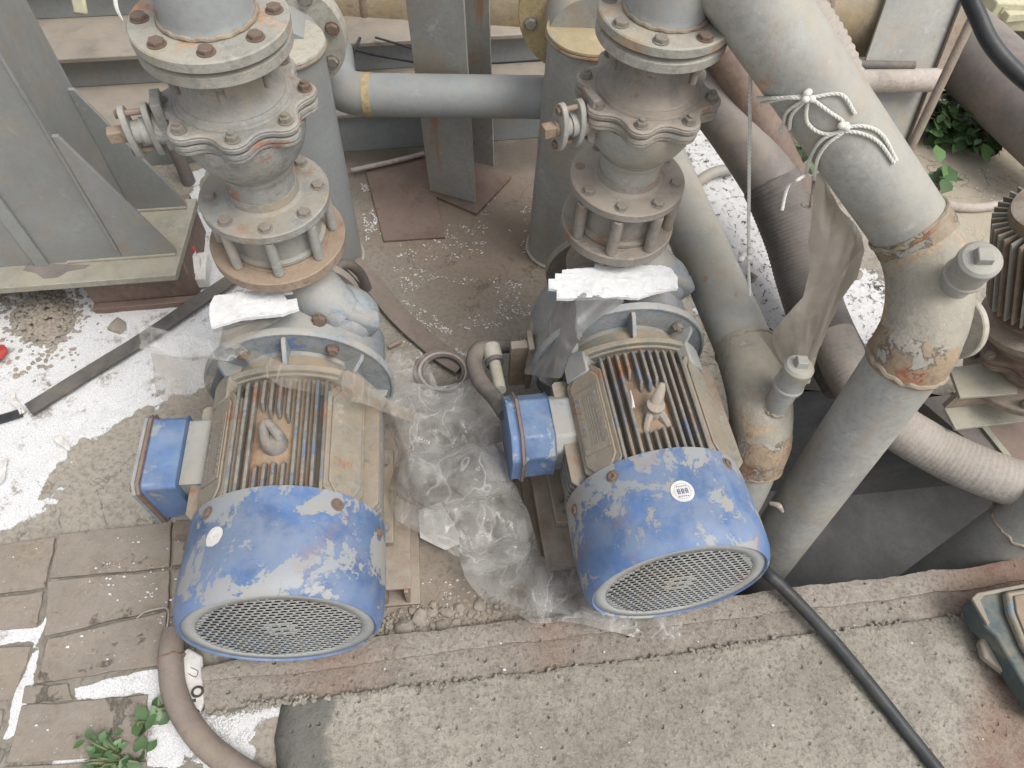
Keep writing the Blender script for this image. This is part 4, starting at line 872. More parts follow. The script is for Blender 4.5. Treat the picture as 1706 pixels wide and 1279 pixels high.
m = MB(); m.tube([D(1283, 838, 1.43), D(1297, 842, 1.42), D(1304, 852, 1.43)], [.004, .006, .003], 8, .004); part('weld_lump', m, PINK, BP)
def stub(par, a, b, r, rc, thread=True):
    a, b = Vector(a), Vector(b); d = (b - a).normalized(); L = (b - a).length
    m = MB(); m.cyl(a, a + d * (L * .62), r, n=32); part('branch_stub', m, GREY, par)
    m = MB(); MM = frame(a + d * L * .55, d); l = L * .45
    m.lathe([(rc * .97, 0), (rc * 1.08, l * .04), (rc * 1.08, l * .12), (rc, l * .16), (rc, l * .72), (rc * 1.05, l * .76), (rc * 1.05, l * .92), (rc * .9, l), (rc * .6, l * 1.04)], MM, 36)
    c = part('branch_cap', m, GREY, par, sharp=28)
    m = MB(); m.prism([(-rc * .42, -rc * .42), (rc * .42, -rc * .42), (rc * .42, rc * .42), (-rc * .42, rc * .42)], l * 1.02, l * 1.25, MM, inset=.002); part('square_nut', m, GREY, c, bev=.0015)
stub(BP, D(1572, 492, 1.10), D(1636, 430, .98), .0235, .0275)
part('weld_seam', ring(D(1584, 480, 1.075), D(1636, 430, .98) - D(1572, 492, 1.10), .0245, .004, 32), WELD, BP)
T = thing('blind_flange', 'pale round flange with a bolt hole behind the large pipe elbow', 'flange', D(1590, 560, 1.2))
fd = (D(1700, 520, 1.25) - D(1590, 545, 1.2)).normalized(); m = MB(); m.lathe([(.035, -.02), (.035, -.001), (.058, 0), (.060, .002), (.060, .012), (.058, .014), (.03, .014)], frame(D(1585, 543, 1.24), fd), 48); part('disc', m, CAPG, T)
m = MB(); m.cyl(D(1540, 545, 1.2), D(1585, 543, 1.24), .035); part('neck', m, GREY, T)
for k in range(6): 
    a = k * PI / 3; MM = frame(D(1585, 543, 1.24), fd); m = MB(); m.lathe([(.006, 0), (.006, .0006)], MM @ Matrix.Translation((.048 * math.cos(a), .048 * math.sin(a), .0141)), 12); part('bolt_hole', m, BLACKIN, T)
P2 = thing('diagonal_pipe', 'grey diagonal pipe bending down between the right motor and the large pipe', 'pipe', G(1250, 830)); r2 = .057
V0, V1 = D(1075, 205, 1.72), D(1240, 578, 1.42)
m = MB(); m.tube(line(V0, V1, 5), r2, 40, .05); part('straight_pipe', m, GREY, P2)
m = MB(); m.tube([V1 - (V1 - V0).normalized() * .004, D(1255, 620, 1.38), D(1266, 672, 1.35), D(1266, 722, 1.36), D(1252, 770, 1.40)], [r2 + .001, r2 + .003, r2 + .002, r2, r2 * .98], 40, .008); part('elbow', m, ELBOW, P2)
crust(P2, [D(1267, 705, 1.357), D(1264, 735, 1.368), D(1252, 769, 1.40)], r2 + .0005, 40)
m = MB(); m.tube([D(1252, 768, 1.401), D(1225, 830, 1.48), D(1180, 900, 1.6)], r2 * .93, 32, .02); part('drop_pipe', m, GREY, P2)
part('weld_seam', ring(V1, V1 - V0, r2 + .001, .0035), WELD, P2)
part('weld_seam', ring(D(1252, 769, 1.40), D(1252, 769, 1.40) - D(1266, 722, 1.36), r2 + .001, .003), RUSTF, P2)
stub(P2, D(1288, 685, 1.31), D(1333, 608, 1.20), .0215, .0245)
part('weld_seam', ring(D(1291, 676, 1.30), D(1333, 608, 1.20) - D(1288, 685, 1.31), .023, .003, 32), WELD, P2)
m = MB(); m.tube([D(1290, 650, 1.35), D(1275, 640, 1.33)], .004, 6); 
# ribbed hose tucked behind the large pipe
T = thing('grey_corrugated_hose', 'grey corrugated hose running close behind the large diagonal pipe at the top', 'hose', G(1400, 250))
m = MB(); m.tube([D(1262, -60, 1.1), D(1318, 25, 1.1), D(1368, 105, 1.12), D(1398, 180, 1.14), D(1425, 250, 1.2)], .050, 36, .0025, rib=.0012, ribw=.0115); part('hose', m, RIBL, T, sharp=80)
# dark hose
T = thing('dark_hose', 'thick dark ribbed hose slung from the brown pipe over the lime-covered ground', 'hose', G(1310, 440))
Hp = [D(1130, 75, 1.70), D(1180, 150, 1.72), D(1240, 235, 1.74), D(1288, 310, 1.76)]
m = MB(); m.tube(Hp, .066, 36, .03); part('smooth_end', m, PURP, T)
m = MB(); m.tube([Hp[-1] + (Hp[-2] - Hp[-1]).normalized() * .01, D(1320, 395, 1.76), D(1345, 480, 1.74), D(1378, 565, 1.68), D(1420, 640, 1.62)], [.068, .067, .066, .066, .064], 36, .0028, rib=.0008, ribw=.0105); part('ribbed_part', m, RIBD, T, sharp=80)
m = MB(); m.cyl(D(1284, 303, 1.759), D(1291, 317, 1.761), .0705, n=36); part('hose_clamp', m, RIBD, T)
T = thing('pale_hose', 'pale curved suction hose sweeping over the pit to the right edge', 'hose', G(1560, 745))
m = MB(); m.tube([D(1385, 560, 1.62), D(1425, 640, 1.56), D(1480, 700, 1.52), D(1560, 750, 1.50), D(1640, 787, 1.47), D(1730, 815, 1.45), D(1850, 835, 1.42)], .050, 36, .003, rib=.0004, ribw=.010); part('hose', m, RIBL, T, sharp=80)
# pipe leaving the pit at lower right
T = thing('pit_pipe', 'grey pipe rising out of the pit at the right edge of the picture', 'pipe', G(1550, 960)); a, b = D(1500, 1010, 1.78), D(1760, 830, 1.40)
m = MB(); m.tube(line(a, b, 4), .056, 40, .04); part('pipe', m, GREY, T); part('weld_seam', ring(a.lerp(b, .80), b - a, .057, .003), WELD, T)

# brown pipe top centre-right, angle steel behind
m = MB(); m.tube([D(1190, 60, 1.6), D(1245, 160, 1.68), D(1330, 330, 1.80)], .045, 24, .03); single('brown_channel', m, BROWN, 'dark brown pipe seen between the dark hose and the large pipe', 'pipe')
# dusty plastic wrap hanging under the large pipe
def wrapz(x, y):
    cxp = 1352 + 40 * math.sin(min(1, (y - 285) / 130) * PI / 2) - max(0, y - 420) * .42; hw = 22 + 30 * math.sin(max(0, min(1, (y - 290) / 330)) * PI)
    dep = 1.15 + (y - 285) * .00055 + .045 * (1 - math.sqrt(max(0, 1 - min(1, ((x - cxp) / (hw * 1.25)) ** 2)))); return D(x, y, dep).z
# ------------------------------------------------------------------ ropes
def rope(m, pts, r):
    P, ts = catmull(pts, .004); x = None
    strands = [[], [], []]; L = 0
    for i, p in enumerate(P):
        T_ = (P[min(i + 1, len(P) - 1)] - P[max(i - 1, 0)]).normalized()
        if x is None: x = Vector((1, 0, 0)) if abs(T_.x) < .8 else Vector((0, 1, 0))
        x = (x - x.dot(T_) * T_).normalized(); y = T_.cross(x)
        if i: L += (p - P[i - 1]).length
        for s in range(3):
            a = L / (r * 7) * 2 * PI + s * 2 * PI / 3; strands[s].append(p + (x * math.cos(a) + y * math.sin(a)) * r * .5)
    for s in strands: m.tube(s, r * .58, 6, 1)
    return m
m = MB(); top = G(1249, 495, .0)
rope(m, [Vector((D(1252, -60, .95))), D(1250, 120, 1.06), D(1247, 420, 1.28), D(1249, 492, 1.34)], .0030)
rt = thing('hanging_rope', 'white rope hanging straight down in front of the pipes with a knot near its end', 'rope', D(1249, 492, 1.34)); part('line', m, ROPE, rt)
m = MB(); kc = D(1246, 425, 1.27)
for k in range(5): sphere_mb(m, kc + Vector((random.uniform(-.012, .008), random.uniform(-.008, .008), random.uniform(-.006, .008))), (.006, .0055, .0055))
part('knot', m, ROPE, rt)
def onpipe(px, py, lift=.004):
    """point of the big pipe's upper skin under a picture point"""
    o = np.array([0, 0, CAMH]); d = _ray(px, py); d = d / np.linalg.norm(d); A = np.array(U0); u_ = np.array((U1 - U0).normalized()); w0 = o - A
    d1 = d - d.dot(u_) * u_; w1 = w0 - w0.dot(u_) * u_; a_ = d1 @ d1; b_ = 2 * d1 @ w1; c_ = w1 @ w1 - (rB + lift) ** 2; disc = b_ * b_ - 4 * a_ * c_
    t = (-b_ - math.sqrt(max(0, disc))) / (2 * a_); return Vector(o + d * t)
rt = thing('tied_rope', 'white rope tied in a bow around the large diagonal pipe', 'rope', onpipe(1400, 220))
rr_ = .0027
for pts in (((1262, 163), (1290, 163), (1345, 160)), ((1268, 172), (1310, 163), (1345, 163), (1400, 157), (1425, 190)), ((1345, 162), (1312, 185), (1305, 205), (1298, 222)), ((1345, 165), (1320, 190), (1315, 215)),
            ((1347, 160), (1380, 185), (1402, 200), (1410, 212)), ((1347, 165), (1343, 190), (1348, 208), (1370, 222), (1400, 220), (1410, 212)), ((1405, 212), (1440, 210), (1470, 225), (1494, 268)), ((1405, 218), (1435, 222), (1465, 238), (1490, 272)),
            ((1405, 216), (1370, 232), (1352, 258), (1343, 290)), ((1405, 220), (1378, 240), (1362, 265), (1356, 300))):
    m = MB(); rope(m, [onpipe(x, y) for x, y in pts], rr_); part('rope_strand', m, ROPE, rt)
m = MB(); rope(m, [onpipe(1343, 290), D(1330, 299, 1.06), D(1316, 305, 1.08), D(1308, 325, 1.09), D(1303, 350, 1.10)], rr_); part('rope_tail', m, ROPE, rt)
m = MB(); rope(m, [onpipe(1356, 300), D(1352, 330, 1.09), D(1348, 345, 1.1), D(1335, 340, 1.1)], rr_ * .9); part('rope_tail', m, HOSEB, rt)
for c in (onpipe(1346, 162, .006), onpipe(1406, 215, .007)):
    m = MB()
    for k in range(4): sphere_mb(m, c + Vector((random.uniform(-.006, .006), random.uniform(-.005, .005), random.uniform(-.003, .005))), (.0055, .005, .005))
    part('knot', m, ROPE, rt)
m = MB(); rope(m, [D(1296, -8, 1.0), D(1303, 8, 1.0), D(1318, 17, 1.0), D(1328, 10, 1.0), D(1326, -10, 1.0)], .005); single('rope_loop', m, ROPE, 'small white rope loop at the top edge on the large pipe', 'rope')

# ------------------------------------------------------------------ back right: plate, bar, tubes, plants
def slabpoly(pp, th, nrm=None):
    P = [D(*p) for p in pp]; c = sum(P, Vector()) / len(P); n_ = (P[1] - P[0]).cross(P[2] - P[0]).normalized(); t = n_ * th; n = len(P); m = MB()
    m.add(P + [p + t for p in P], [tuple(range(n)), tuple(range(2 * n - 1, n - 1, -1))] + [(q, n + q, n + (q + 1) % n, (q + 1) % n) for q in range(n)]); return m
def plane_px(pp, A, B, C, th):
    """polygon given by picture points, lying on the plane through A, B, C"""
    n_ = (B - A).cross(C - A).normalized(); o = Vector((0, 0, CAMH)); P = []
    for x, y in pp: d = Vector(_ray(x, y)); P.append(o + d * ((A - o).dot(n_) / d.dot(n_)))
    n = len(P); t = n_ * th; m = MB(); m.add(P + [p + t for p in P], [tuple(range(n)), tuple(range(2 * n - 1, n - 1, -1))] + [(q, n + q, n + (q + 1) % n, (q + 1) % n) for q in range(n)]); return m
g0, g1, g2 = G(1440, 270, 0), G(1600, 255, 0), G(1440, 270, 0) + Vector((.0, .35, .6))
T = thing('steel_gusset', 'speckled grey steel plate leaning at the back behind the large pipe', 'steel plate', G(1500, 262))
part('plate', plane_px([(1484, -30), (1640, -30), (1592, 70), (1505, 275), (1470, 262), (1400, 250), (1405, 140), (1438, 105)], g0, g1, g2, .008), GREY, T, bev=.001)
part('plate_edge', plane_px([(1612, -30), (1640, -30), (1508, 278), (1494, 278)], g0 - Vector((0, .02, 0)), g1 - Vector((0, .02, 0)), g2 - Vector((0, .02, 0)), .01), RAIL, T, bev=.001)
m = MB(); m.cyl(D(1632, 5, 1.75), D(1500, 282, 1.95), .0115, n=12); single('steel_bar', m, RAIL, 'thin rusty steel bar leaning against the grey plate', 'steel bar')
m = MB(); m.tube([D(1395, 135, 2.05), D(1480, 134, 2.05), D(1556, 133, 2.05), D(1563, 133, 2.05)], [.032, .032, .032, .026], 28, .02); single('beige_tube', m, PINK, 'beige crusty tube lying in front of the grey plate', 'tube')
m = MB(); m.cyl(D(1398, 107, 2.03), D(1523, 109, 2.03), .012, n=16); single('dark_tube', m, RIBD, 'slim dark tube lying above the beige tube', 'tube')
m = MB(); m.tube([D(1520, 10, 2.3), D(1600, 75, 2.2), D(1680, 150, 2.1), D(1800, 260, 2.0)], .108, 40, .05); single('brown_grey_pipe', m, PURP, 'wide brown-grey pipe at the upper right edge over the green plants', 'pipe')
m = MB(); m.tube([D(1600, -40, 1.35), D(1626, 20, 1.35), D(1655, 78, 1.36), D(1710, 135, 1.36), D(1780, 180, 1.36)], .0155, 18, .01); single('black_hose', m, RUBBER, 'black hose curving down at the upper right corner', 'hose')
T = thing('cream_slatted_block', 'cream slatted plastic block at the upper right corner', 'block', G(1690, 20))
for k in range(5):
    a = D(1632 + k * 9, -20 + k * 14, 2.5); b = a + (D(1760, -30 + k * 10, 2.5) - a); m = MB(); m.box((a + b) / 2, ((b - a).length, .035, .03), frame((0, 0, 0), (0, 0, 1), (b - a))); part('slat', m, CREAM, T, bev=.004)
m = MB(); m.box(D(1705, 5, 2.56), (.34, .2, .10), frame((0, 0, 0), (0, 0, 1), (1, .1, 0))); part('block_body', m, CREAM, T, bev=.006)
m = MB(); m.lathe([(.03, 0), (.034, .02), (.034, .09), (.028, .10)], frame(G(1628, 228, .04), G(1700, 215, .04) - G(1628, 228, .04)), 24); single('clay_pipe_end', m, ORANGE, 'orange clay pipe end lying below the green plants', 'pipe')
m = MB(); m.tube([G(1655, 224, .05), G(1690, 213, .055), G(1760, 200, .05)], .035, 20, .02); single('yellow_pipe', m, CREAM, 'pale yellow pipe behind the orange clay end', 'pipe')
m = MB(); m.tube([G(1545, 325, .015), G(1575, 340, .015), G(1620, 346, .015), G(1680, 338, .015), G(1740, 320, .02)], .014, 12, .02); single('beige_hose', m, PINK, 'beige hose lying in an arc on the soil at the right', 'hose')
m = MB(); m.tube([G(1152, 312, .03), G(1170, 298, .03), G(1192, 286, .03), G(1226, 280, .03)], .016, 14, .01); single('grey_conduit', m, GREY, 'short curved grey conduit lying on the lime by the dark hose', 'conduit')

def leaf_mesh():
    m = MB(); P = [(0, 0, 0), (.28, .28, .06), (.34, .62, .05), (0, 1.05, -.10), (-.34, .62, .05), (-.28, .28, .06), (0, .35, -.02), (0, .7, -.03)]
    m.add(P, [(0, 1, 6), (1, 2, 7, 6), (2, 3, 7), (0, 6, 5), (5, 6, 7, 4), (4, 7, 3)]); me = m.mesh('leaf', None, 60); me.materials.append(LEAF); return me
LM = leaf_mesh()
def plant(name, label, c, rad, n, size, hgt, cen=None):
    T = thing(name, label, 'plant', c); m = MB(); tips = []
    for k in range(max(3, n // 7)):
        a = random.random() * 2 * PI; rr = rad * math.sqrt(random.random()); tip = Vector(c) + Vector((rr * math.cos(a), rr * math.sin(a) * .8, hgt * random.uniform(.4, 1)))
        b = Vector(c) + Vector((rr * .3 * math.cos(a), rr * .3 * math.sin(a), 0)); m.tube([b, b.lerp(tip, .5) + Vector((0, 0, .02)), tip], [.0025, .002, .0012], 6, .02); tips.append((b, tip))
    part('stems', m, STEMM, T)
    for k in range(n):
        b, tip = random.choice(tips); p = b.lerp(tip, random.uniform(.35, 1.0)) + Vector((random.uniform(-1, 1), random.uniform(-1, 1), random.uniform(-.3, .3))) * size * .8
        p.z = max(p.z, .012)
        o = bpy.data.objects.new('leaf', LM); COL.objects.link(o); o.parent = T; s = size * random.uniform(.6, 1.3)
        o.matrix_local = Matrix.Translation(p - Vector(c)) @ Matrix.Rotation(random.random() * 2 * PI, 4, 'Z') @ Matrix.Rotation(random.uniform(-.7, .5), 4, 'X') @ Matrix.Rotation(random.uniform(-.4, .4), 4, 'Y') @ Matrix.Scale(s, 4)
plant('green_plant', 'dense leafy green plant under the wide pipe at the right edge', G(1600, 232), .17, 280, .046, .13)
plant('green_plant', 'broad leafy green plant beside the orange clay pipe end', G(1655, 205), .12, 90, .05, .10)
plant('green_plant', 'tall green leaves nearest the rusty steel bar at the right', G(1560, 225), .10, 110, .05, .12)
plant('small_seedling', 'small seedling with few leaves by the beige hose', G(1568, 322), .055, 11, .055, .08)
plant('low_weed', 'low green weed growing between the pavers beside the brown hose', G(205, 1268), .08, 90, .022, .03)
plant('low_weed', 'small sprig of weed on the white lime just left of the brown hose', G(252, 1195), .035, 12, .032, .03)
plant('small_sprig', 'tiny green sprig under the knot of the tied rope', G(1335, 268, 0), .03, 6, .05, .05)

# ------------------------------------------------------------------ vertical pump at the right edge
B0, B1 = D(1728, 612, 1.46), D(1772, 330, 1.16); C0 = B0; Mv = frame(B0, B1 - B0)
T = thing('vertical_pump', 'dark finned upright pump on rusty flanges at the right edge', 'pump', B0)
def L2(prof, n=48): m = MB(); m.lathe(prof, Mv, n); return m
part('base_flange', L2([(.128, .0), (.130, .002), (.130, .016), (.128, .018), (.06, .019)]), RAIL, T, sharp=30)
part('lower_body', L2([(.075, .019), (.082, .05), (.092, .072), (.092, .08)]), RAIL, T)
m = MB(); m.prism(wavy(.108, .008, 8, .3), .0805, .095, Mv); m.prism(wavy(.106, .008, 8, .3), .096, .108, Mv); part('body_flange', m, BROWN, T, bev=.003)
part('upper_body', L2([(.085, .1085), (.078, .13), (.10, .150), (.106, .152), (.106, .168), (.10, .170)]), RAIL, T, sharp=30)
part('coupling', L2([(.07, .1705), (.072, .19), (.09, .195), (.09, .203), (.07, .205)]), BROWN, T, sharp=30)
for k in range(8):
    a = 2 * PI * k / 8 + .3; dz = Mv.to_3x3() @ Vector((0, 0, 1)); bolt(T, Mv @ Vector((.112 * math.cos(a), .112 * math.sin(a), .018)), dz, .010, 'nut', False); bolt(T, Mv @ Vector((.104 * math.sin(a), -.104 * math.cos(a), .108)), dz, .008, 'nut')
part('motor_core', L2([(.070, .206), (.074, .22), (.074, .42), (.07, .43)]), RAIL, T)
for k in range(40):
    a = 2 * PI * k / 40; m = MB(); MM = Mv @ Matrix.Rotation(a, 4, 'Z') @ Matrix.Translation((.083, 0, .315)); m.box(MM.translation, (.028, .0035, .19), MM); part('cooling_fin', m, GREY if k % 2 else RAIL, T)
za = B0.z
# channels carrying it over the pit edge
T = thing('support_channel', 'pale steel channel under the vertical pump at the pit edge', 'steel channel', G(1640, 660))
z_ = za - .002
o = [G(x, y, z_) for x, y in ((1582, 612), (1900, 570), (1920, 640), (1600, 662))]; o = [(p.x, p.y) for p in o[::-1]]
if (Vector((o[1][0] - o[0][0], o[1][1] - o[0][1], 0)).cross(Vector((o[2][0] - o[1][0], o[2][1] - o[1][1], 0)))).z < 0: o = o[::-1]
m = MB(); m.prism(o, z_ - .008, z_); part('top_flange', m, STEELW, T, bev=.001)
o2 = [G(1606, 650, z_), G(1910, 618, z_)]; dx = (o2[1] - o2[0]).normalized(); nn = Vector((-dx.y, dx.x, 0)); m = MB(); m.prism([(p.x, p.y) for p in (o2[0], o2[1], o2[1] + nn * .01, o2[0] + nn * .01)], z_ - .07, z_ - .0085); part('web', m, RAIL, T)
m = MB(); m.prism([(p.x, p.y) for p in (o2[0] - nn * .05, o2[1] - nn * .05, o2[1], o2[0])], z_ - .078, z_ - .07); part('lower_flange', m, STEELW, T, bev=.001)

# ------------------------------------------------------------------ plates bridging the pit corner at right
m = MB(); o = [G(x, y, .006) for x, y in ((1530, 664), (1590, 655), (1668, 748), (1640, 756))]; o = [(p.x, p.y) for p in o[::-1]]; m.prism(o, -.12, .006); single('pit_edge_plate', m, PURP, 'dark steel edge plate at the far corner of the pit', 'steel plate', bev=.001)
m = MB(); m.box(G(1640, 715, .008), (.015, .22, .012), frame((0, 0, 0), (0, 0, 1), (1, .45, 0))); pass
m2_ = MB(); o = [G(x, y, .006) for x, y in ((1600, 655), (2300, 590), (2350, 800), (1700, 770), (1676, 748))]; o = [(p.x, p.y) for p in o]; ar_ = sum(o[i][0] * o[(i + 1) % 5][1] - o[(i + 1) % 5][0] * o[i][1] for i in range(5)); m2_.prism(o if ar_ > 0 else o[::-1], -.03, .002); single('pit_cover_slab', m2_, BROWN, 'dark cover slab over the pit below the upright pump at the right edge', 'cover slab', bev=.002)
single('pale_edge_strip', m, STEELW, 'thin pale strip edging the ground by the pit below the vertical pump', 'strip')

# ------------------------------------------------------------------ white foam boards
def board(name, pp, z, th, label, tilt=(0, 0)):
    P = [G(x, y, z) for x, y in pp]; c = sum(P, Vector()) / len(P); Q = [P[0]]
    pts = []
    for k in range(len(P)):
        a, b = P[k], P[(k + 1) % len(P)]; n = max(1, int((b - a).length / .006))
        for s in range(n): p = a.lerp(b, s / n); pts.append((p.x + noise.noise(p * 90) * .0015, p.y + noise.noise(p * 90 + Vector((5, 5, 5))) * .0015))
    area = sum(pts[i][0] * pts[(i + 1) % len(pts)][1] - pts[(i + 1) % len(pts)][0] * pts[i][1] for i in range(len(pts)))
    if area < 0: pts.reverse()
    m = MB(); n = len(pts); lo = [Vector((p[0], p[1], z - th)) for p in pts]; hi = [Vector((p[0], p[1], z)) for p in pts]; m.add(lo + hi, [tuple(range(n - 1, -1, -1))] + [(i, (i + 1) % n, n + (i + 1) % n, n + i) for i in range(n)])
    # rough top: grid clipped to the outline, rim triangulated through a fan of inner points
    xs = [p[0] for p in pts]; ys = [p[1] for p in pts]; st = .004; nx = int((max(xs) - min(xs)) / st); ny = int((max(ys) - min(ys)) / st)
    X, Y = np.meshgrid(np.linspace(min(xs), max(xs), nx), np.linspace(min(ys), max(ys), ny), indexing='ij'); sdv = inside_sd(X, Y, pts); vs = []; fs = []
    for i in range(nx):
        for j in range(ny):
            p = Vector((X[i, j], Y[i, j], 0)); vs.append((p.x, p.y, z + .0004 + max(0, noise.noise(Vector((p.x * 80, p.y * 170, 1)))) * .0028 + noise.noise(p * 320) * .0005))
    for i in range(nx - 1):
        for j in range(ny - 1):
            if min(sdv[i, j], sdv[i + 1, j], sdv[i + 1, j + 1], sdv[i, j + 1]) > -.0005: fs.append((i * ny + j, (i + 1) * ny + j, (i + 1) * ny + j + 1, i * ny + j + 1))
    m.add(vs, fs); m.add(hi, [tuple(range(n))])
    o = single(name, m, FOAM, label, 'foam board', sharp=25, group='white foam boards on the pumps')
    o.rotation_euler = (tilt[0], tilt[1], 0); return o
board('foam_board', [(925, 455), (936, 456), (937, 449), (990, 445), (990, 438), (1004, 438), (1006, 443), (1059, 442), (1061, 429), (1074, 430), (1076, 441), (1100, 441), (1118, 446), (1128, 460), (1130, 480), (1112, 482), (1082, 490), (1064, 496), (1026, 494), (990, 496), (928, 497), (927, 482), (914, 480), (914, 464), (925, 464)],   .425, .007, 'rough white foam board with notched edge resting on the right pump below its flange')
board('foam_board', [(350, 506), (357, 492), (400, 487), (484, 479), (487, 485), (472, 488), (478, 499), (494, 497), (497, 513), (470, 523), (400, 530), (352, 544), (348, 524)],   .455, .007, 'smooth white foam board tilted over the left pump below the rusty flange')

# ------------------------------------------------------------------ plastic films
def crease(q, seed):
    h = 0
    for i in range(7):
        a = (seed * 1.7 + i * 2.399) ; lam = (.16, .12, .09, .07, .05, .036, .026)[i]; amp = (.30, .26, .22, .16, .12, .08, .06)[i]
        u = (q.x * math.cos(a) + q.y * math.sin(a) + noise.noise(q * 3 + Vector((i, 0, 0))) * .05) / lam + i * .37; h += amp * (abs((u % 2) - 1) * 2 - 1) * (.35 + 1.3 * abs(noise.noise(q * 7 + Vector((0, i * 3.1, 0)))) * 2)
    return h
def film(name, outline, zf, amp, mat, label, cat='plastic sheet', step=4, k=9, seed=0, parent=None, flow=None):
    pts = np.array(outline, float); x0_, y0_ = pts.min(0); x1_, y1_ = pts.max(0); nx = int((x1_ - x0_) / step) + 2; ny = int((y1_ - y0_) / step) + 2
    X, Y = np.meshgrid(x0_ + np.arange(nx) * step, y0_ + np.arange(ny) * step, indexing='ij'); m = MB()
    sdv = inside_sd(X, Y, [tuple(p) for p in outline]); vs = []; fs = []
    gx_, gy_ = np.gradient(sdv, step); near = np.abs(sdv) < step * .95; X = np.where(near, X - gx_ * sdv, X); Y = np.where(near, Y - gy_ * sdv, Y)
    for i in range(nx):
        for j in range(ny):
            z = zf(X[i, j], Y[i, j]); g = G(X[i, j], Y[i, j], z); q = g + Vector((seed * 3.3, seed, 0))
            if flow:
                f = Vector(flow + (0,)).normalized(); a_ = q.dot(f); b_ = q.x * -f.y + q.y * f.x + noise.noise(q * 6) * .012
                q2 = Vector((b_ * k * 2.2, a_ * k * .22, seed))
            else:
                wv_ = noise.noise(q * 4) * .6; q2 = Vector((q.x * k + wv_, q.y * k * .8 - wv_, q.z * k * .3))
            if flow and k < 6: q3 = q * 9 + Vector((0, 0, seed)); q2 = q2 + Vector((noise.noise(q3 * .6), noise.noise(q3 * .6 + Vector((3, 3, 3))), 0)) * .55
            d1 = 1 - 2 * abs(noise.noise(q2)); d2 = 1 - 2 * abs(noise.noise(q2 * 2.1 + Vector((7, 1, 3)))); d3 = noise.noise(q2 * .6 + Vector((1, 9, 2)))
            s = min(1, max(0, sdv[i, j] / 14))
            vs.append(g + Vector((noise.noise(q2 * .9) * amp * .5, noise.noise(q2 * .9 + Vector((4, 4, 4))) * amp * .5, amp * (.5 + .5 * s) * (d1 * .75 + d2 * .22 + d3 * .7 - .5 if k >= 6.5 else crease(q, seed) * .75 + d1 * .25 + d3 * .5))))
    for i in range(nx - 1):
        for j in range(ny - 1):
            if inside_q(sdv, i, j): fs.append((i * ny + j, (i + 1) * ny + j, (i + 1) * ny + j + 1, i * ny + j + 1))
    used = sorted({a for f in fs for a in f}); mp = {a: b for b, a in enumerate(used)}; m.add([vs[a] for a in used], [tuple(mp[a] for a in f) for f in fs])
    sh_ = 75 if k >= 6.5 else 28
    o = single(name, m, mat, label, cat, sharp=sh_) if not parent else part(parent[1], m, mat, parent[0], sharp=sh_)
    return o
def inside_q(s, i, j): return (s[i, j] + s[i + 1, j] + s[i + 1, j + 1] + s[i, j + 1]) > 0
def bump2(x, y, cx_, cy_, rx, ry): return max(0, 1 - ((x - cx_) / rx) ** 2 - ((y - cy_) / ry) ** 2)
bag_out = [(640, 660), (655, 640), (690, 632), (740, 640), (800, 632), (838, 660), (832, 720), (838, 790), (862, 805), (885, 850), (905, 930), (985, 962), (1050, 1000), (1140, 1036), (1134, 1058), (1060, 1056), (960, 1040), (880, 1030), (815, 1005), (785, 965), (772, 930), (740, 915), (700, 893), (668, 870), (655, 820), (668, 760), (645, 710)]
def bagz(x, y): return .045 + .14 * math.sqrt(bump2(x, y, 745, 700, 150, 150)) + .12 * math.sqrt(bump2(x, y, 770, 850, 150, 110)) + .04 * math.sqrt(bump2(x, y, 900, 980, 160, 80))
T = thing('plastic_bag', 'large crumpled clear plastic bag lying between the two motors', 'plastic bag', G(780, 820))
film('bag', bag_out, bagz, .045, FILM, None, parent=(T, 'upper_sheet'), seed=1, k=5.5, flow=(.35, -1.0))
film('bag', [((x - 790) * .93 + 790, (y - 830) * .93 + 832) for x, y in bag_out], lambda x, y: bagz(x, y) * .55, .03, FILM, None, parent=(T, 'lower_sheet'), seed=4, k=6.4)
film('bag', [(650, 590), (690, 582), (712, 620), (730, 650), (700, 660), (650, 655), (628, 620)], lambda x, y: .12, .04, FILM, None, parent=(T, 'upper_flap'), seed=6, k=6)
def bz(x, y): return .30
T = thing('plastic_film', 'torn clear plastic film draped over the left motor flange', 'plastic sheet', G(300, 620, 0))
film('f', [(232, 532), (262, 545), (330, 562), (400, 578), (420, 588), (360, 600), (300, 600), (232, 585)], lambda x, y: .40 + .02 * math.sin(x * .04), .02, FILM, None, parent=(T, 'folded_edge'), seed=2, step=3, k=14, flow=(1.0, -.12))
film('f', [(250, 585), (300, 597), (372, 590), (352, 640), (346, 678), (300, 690), (262, 655)], lambda x, y: .40 - (y - 585) * .0016, .012, FILMT, None, parent=(T, 'hanging_flap'), seed=3, k=7)
film('f', [(352, 545), (400, 532), (500, 515), (470, 532), (420, 556), (395, 582), (360, 575)], lambda x, y: .425, .015, FILMT, None, parent=(T, 'upper_strip'), seed=5, step=3, k=12, flow=(1.0, .4))
film('f', [(395, 582), (430, 584), (480, 608), (540, 606), (600, 622), (650, 668), (700, 690), (690, 705), (620, 676), (552, 662), (470, 645), (430, 620)], lambda x, y: .405 - max(0, x - 590) * .0018, .008, FILMT, None, parent=(T, 'long_strip'), seed=7, step=3, k=10, flow=(1.0, -.3))
film('plastic_wrap', [(925, 478), (985, 490), (1045, 500), (1010, 522), (975, 548), (952, 585), (935, 628), (905, 628), (875, 622), (880, 560), (888, 510)], lambda x, y: .425 - max(0, 960 - x) * .0024, .007, FILMG, 'grey silky plastic wrap folded over the left shoulder of the right pump', seed=9, step=3, k=15, flow=(.6, .8))
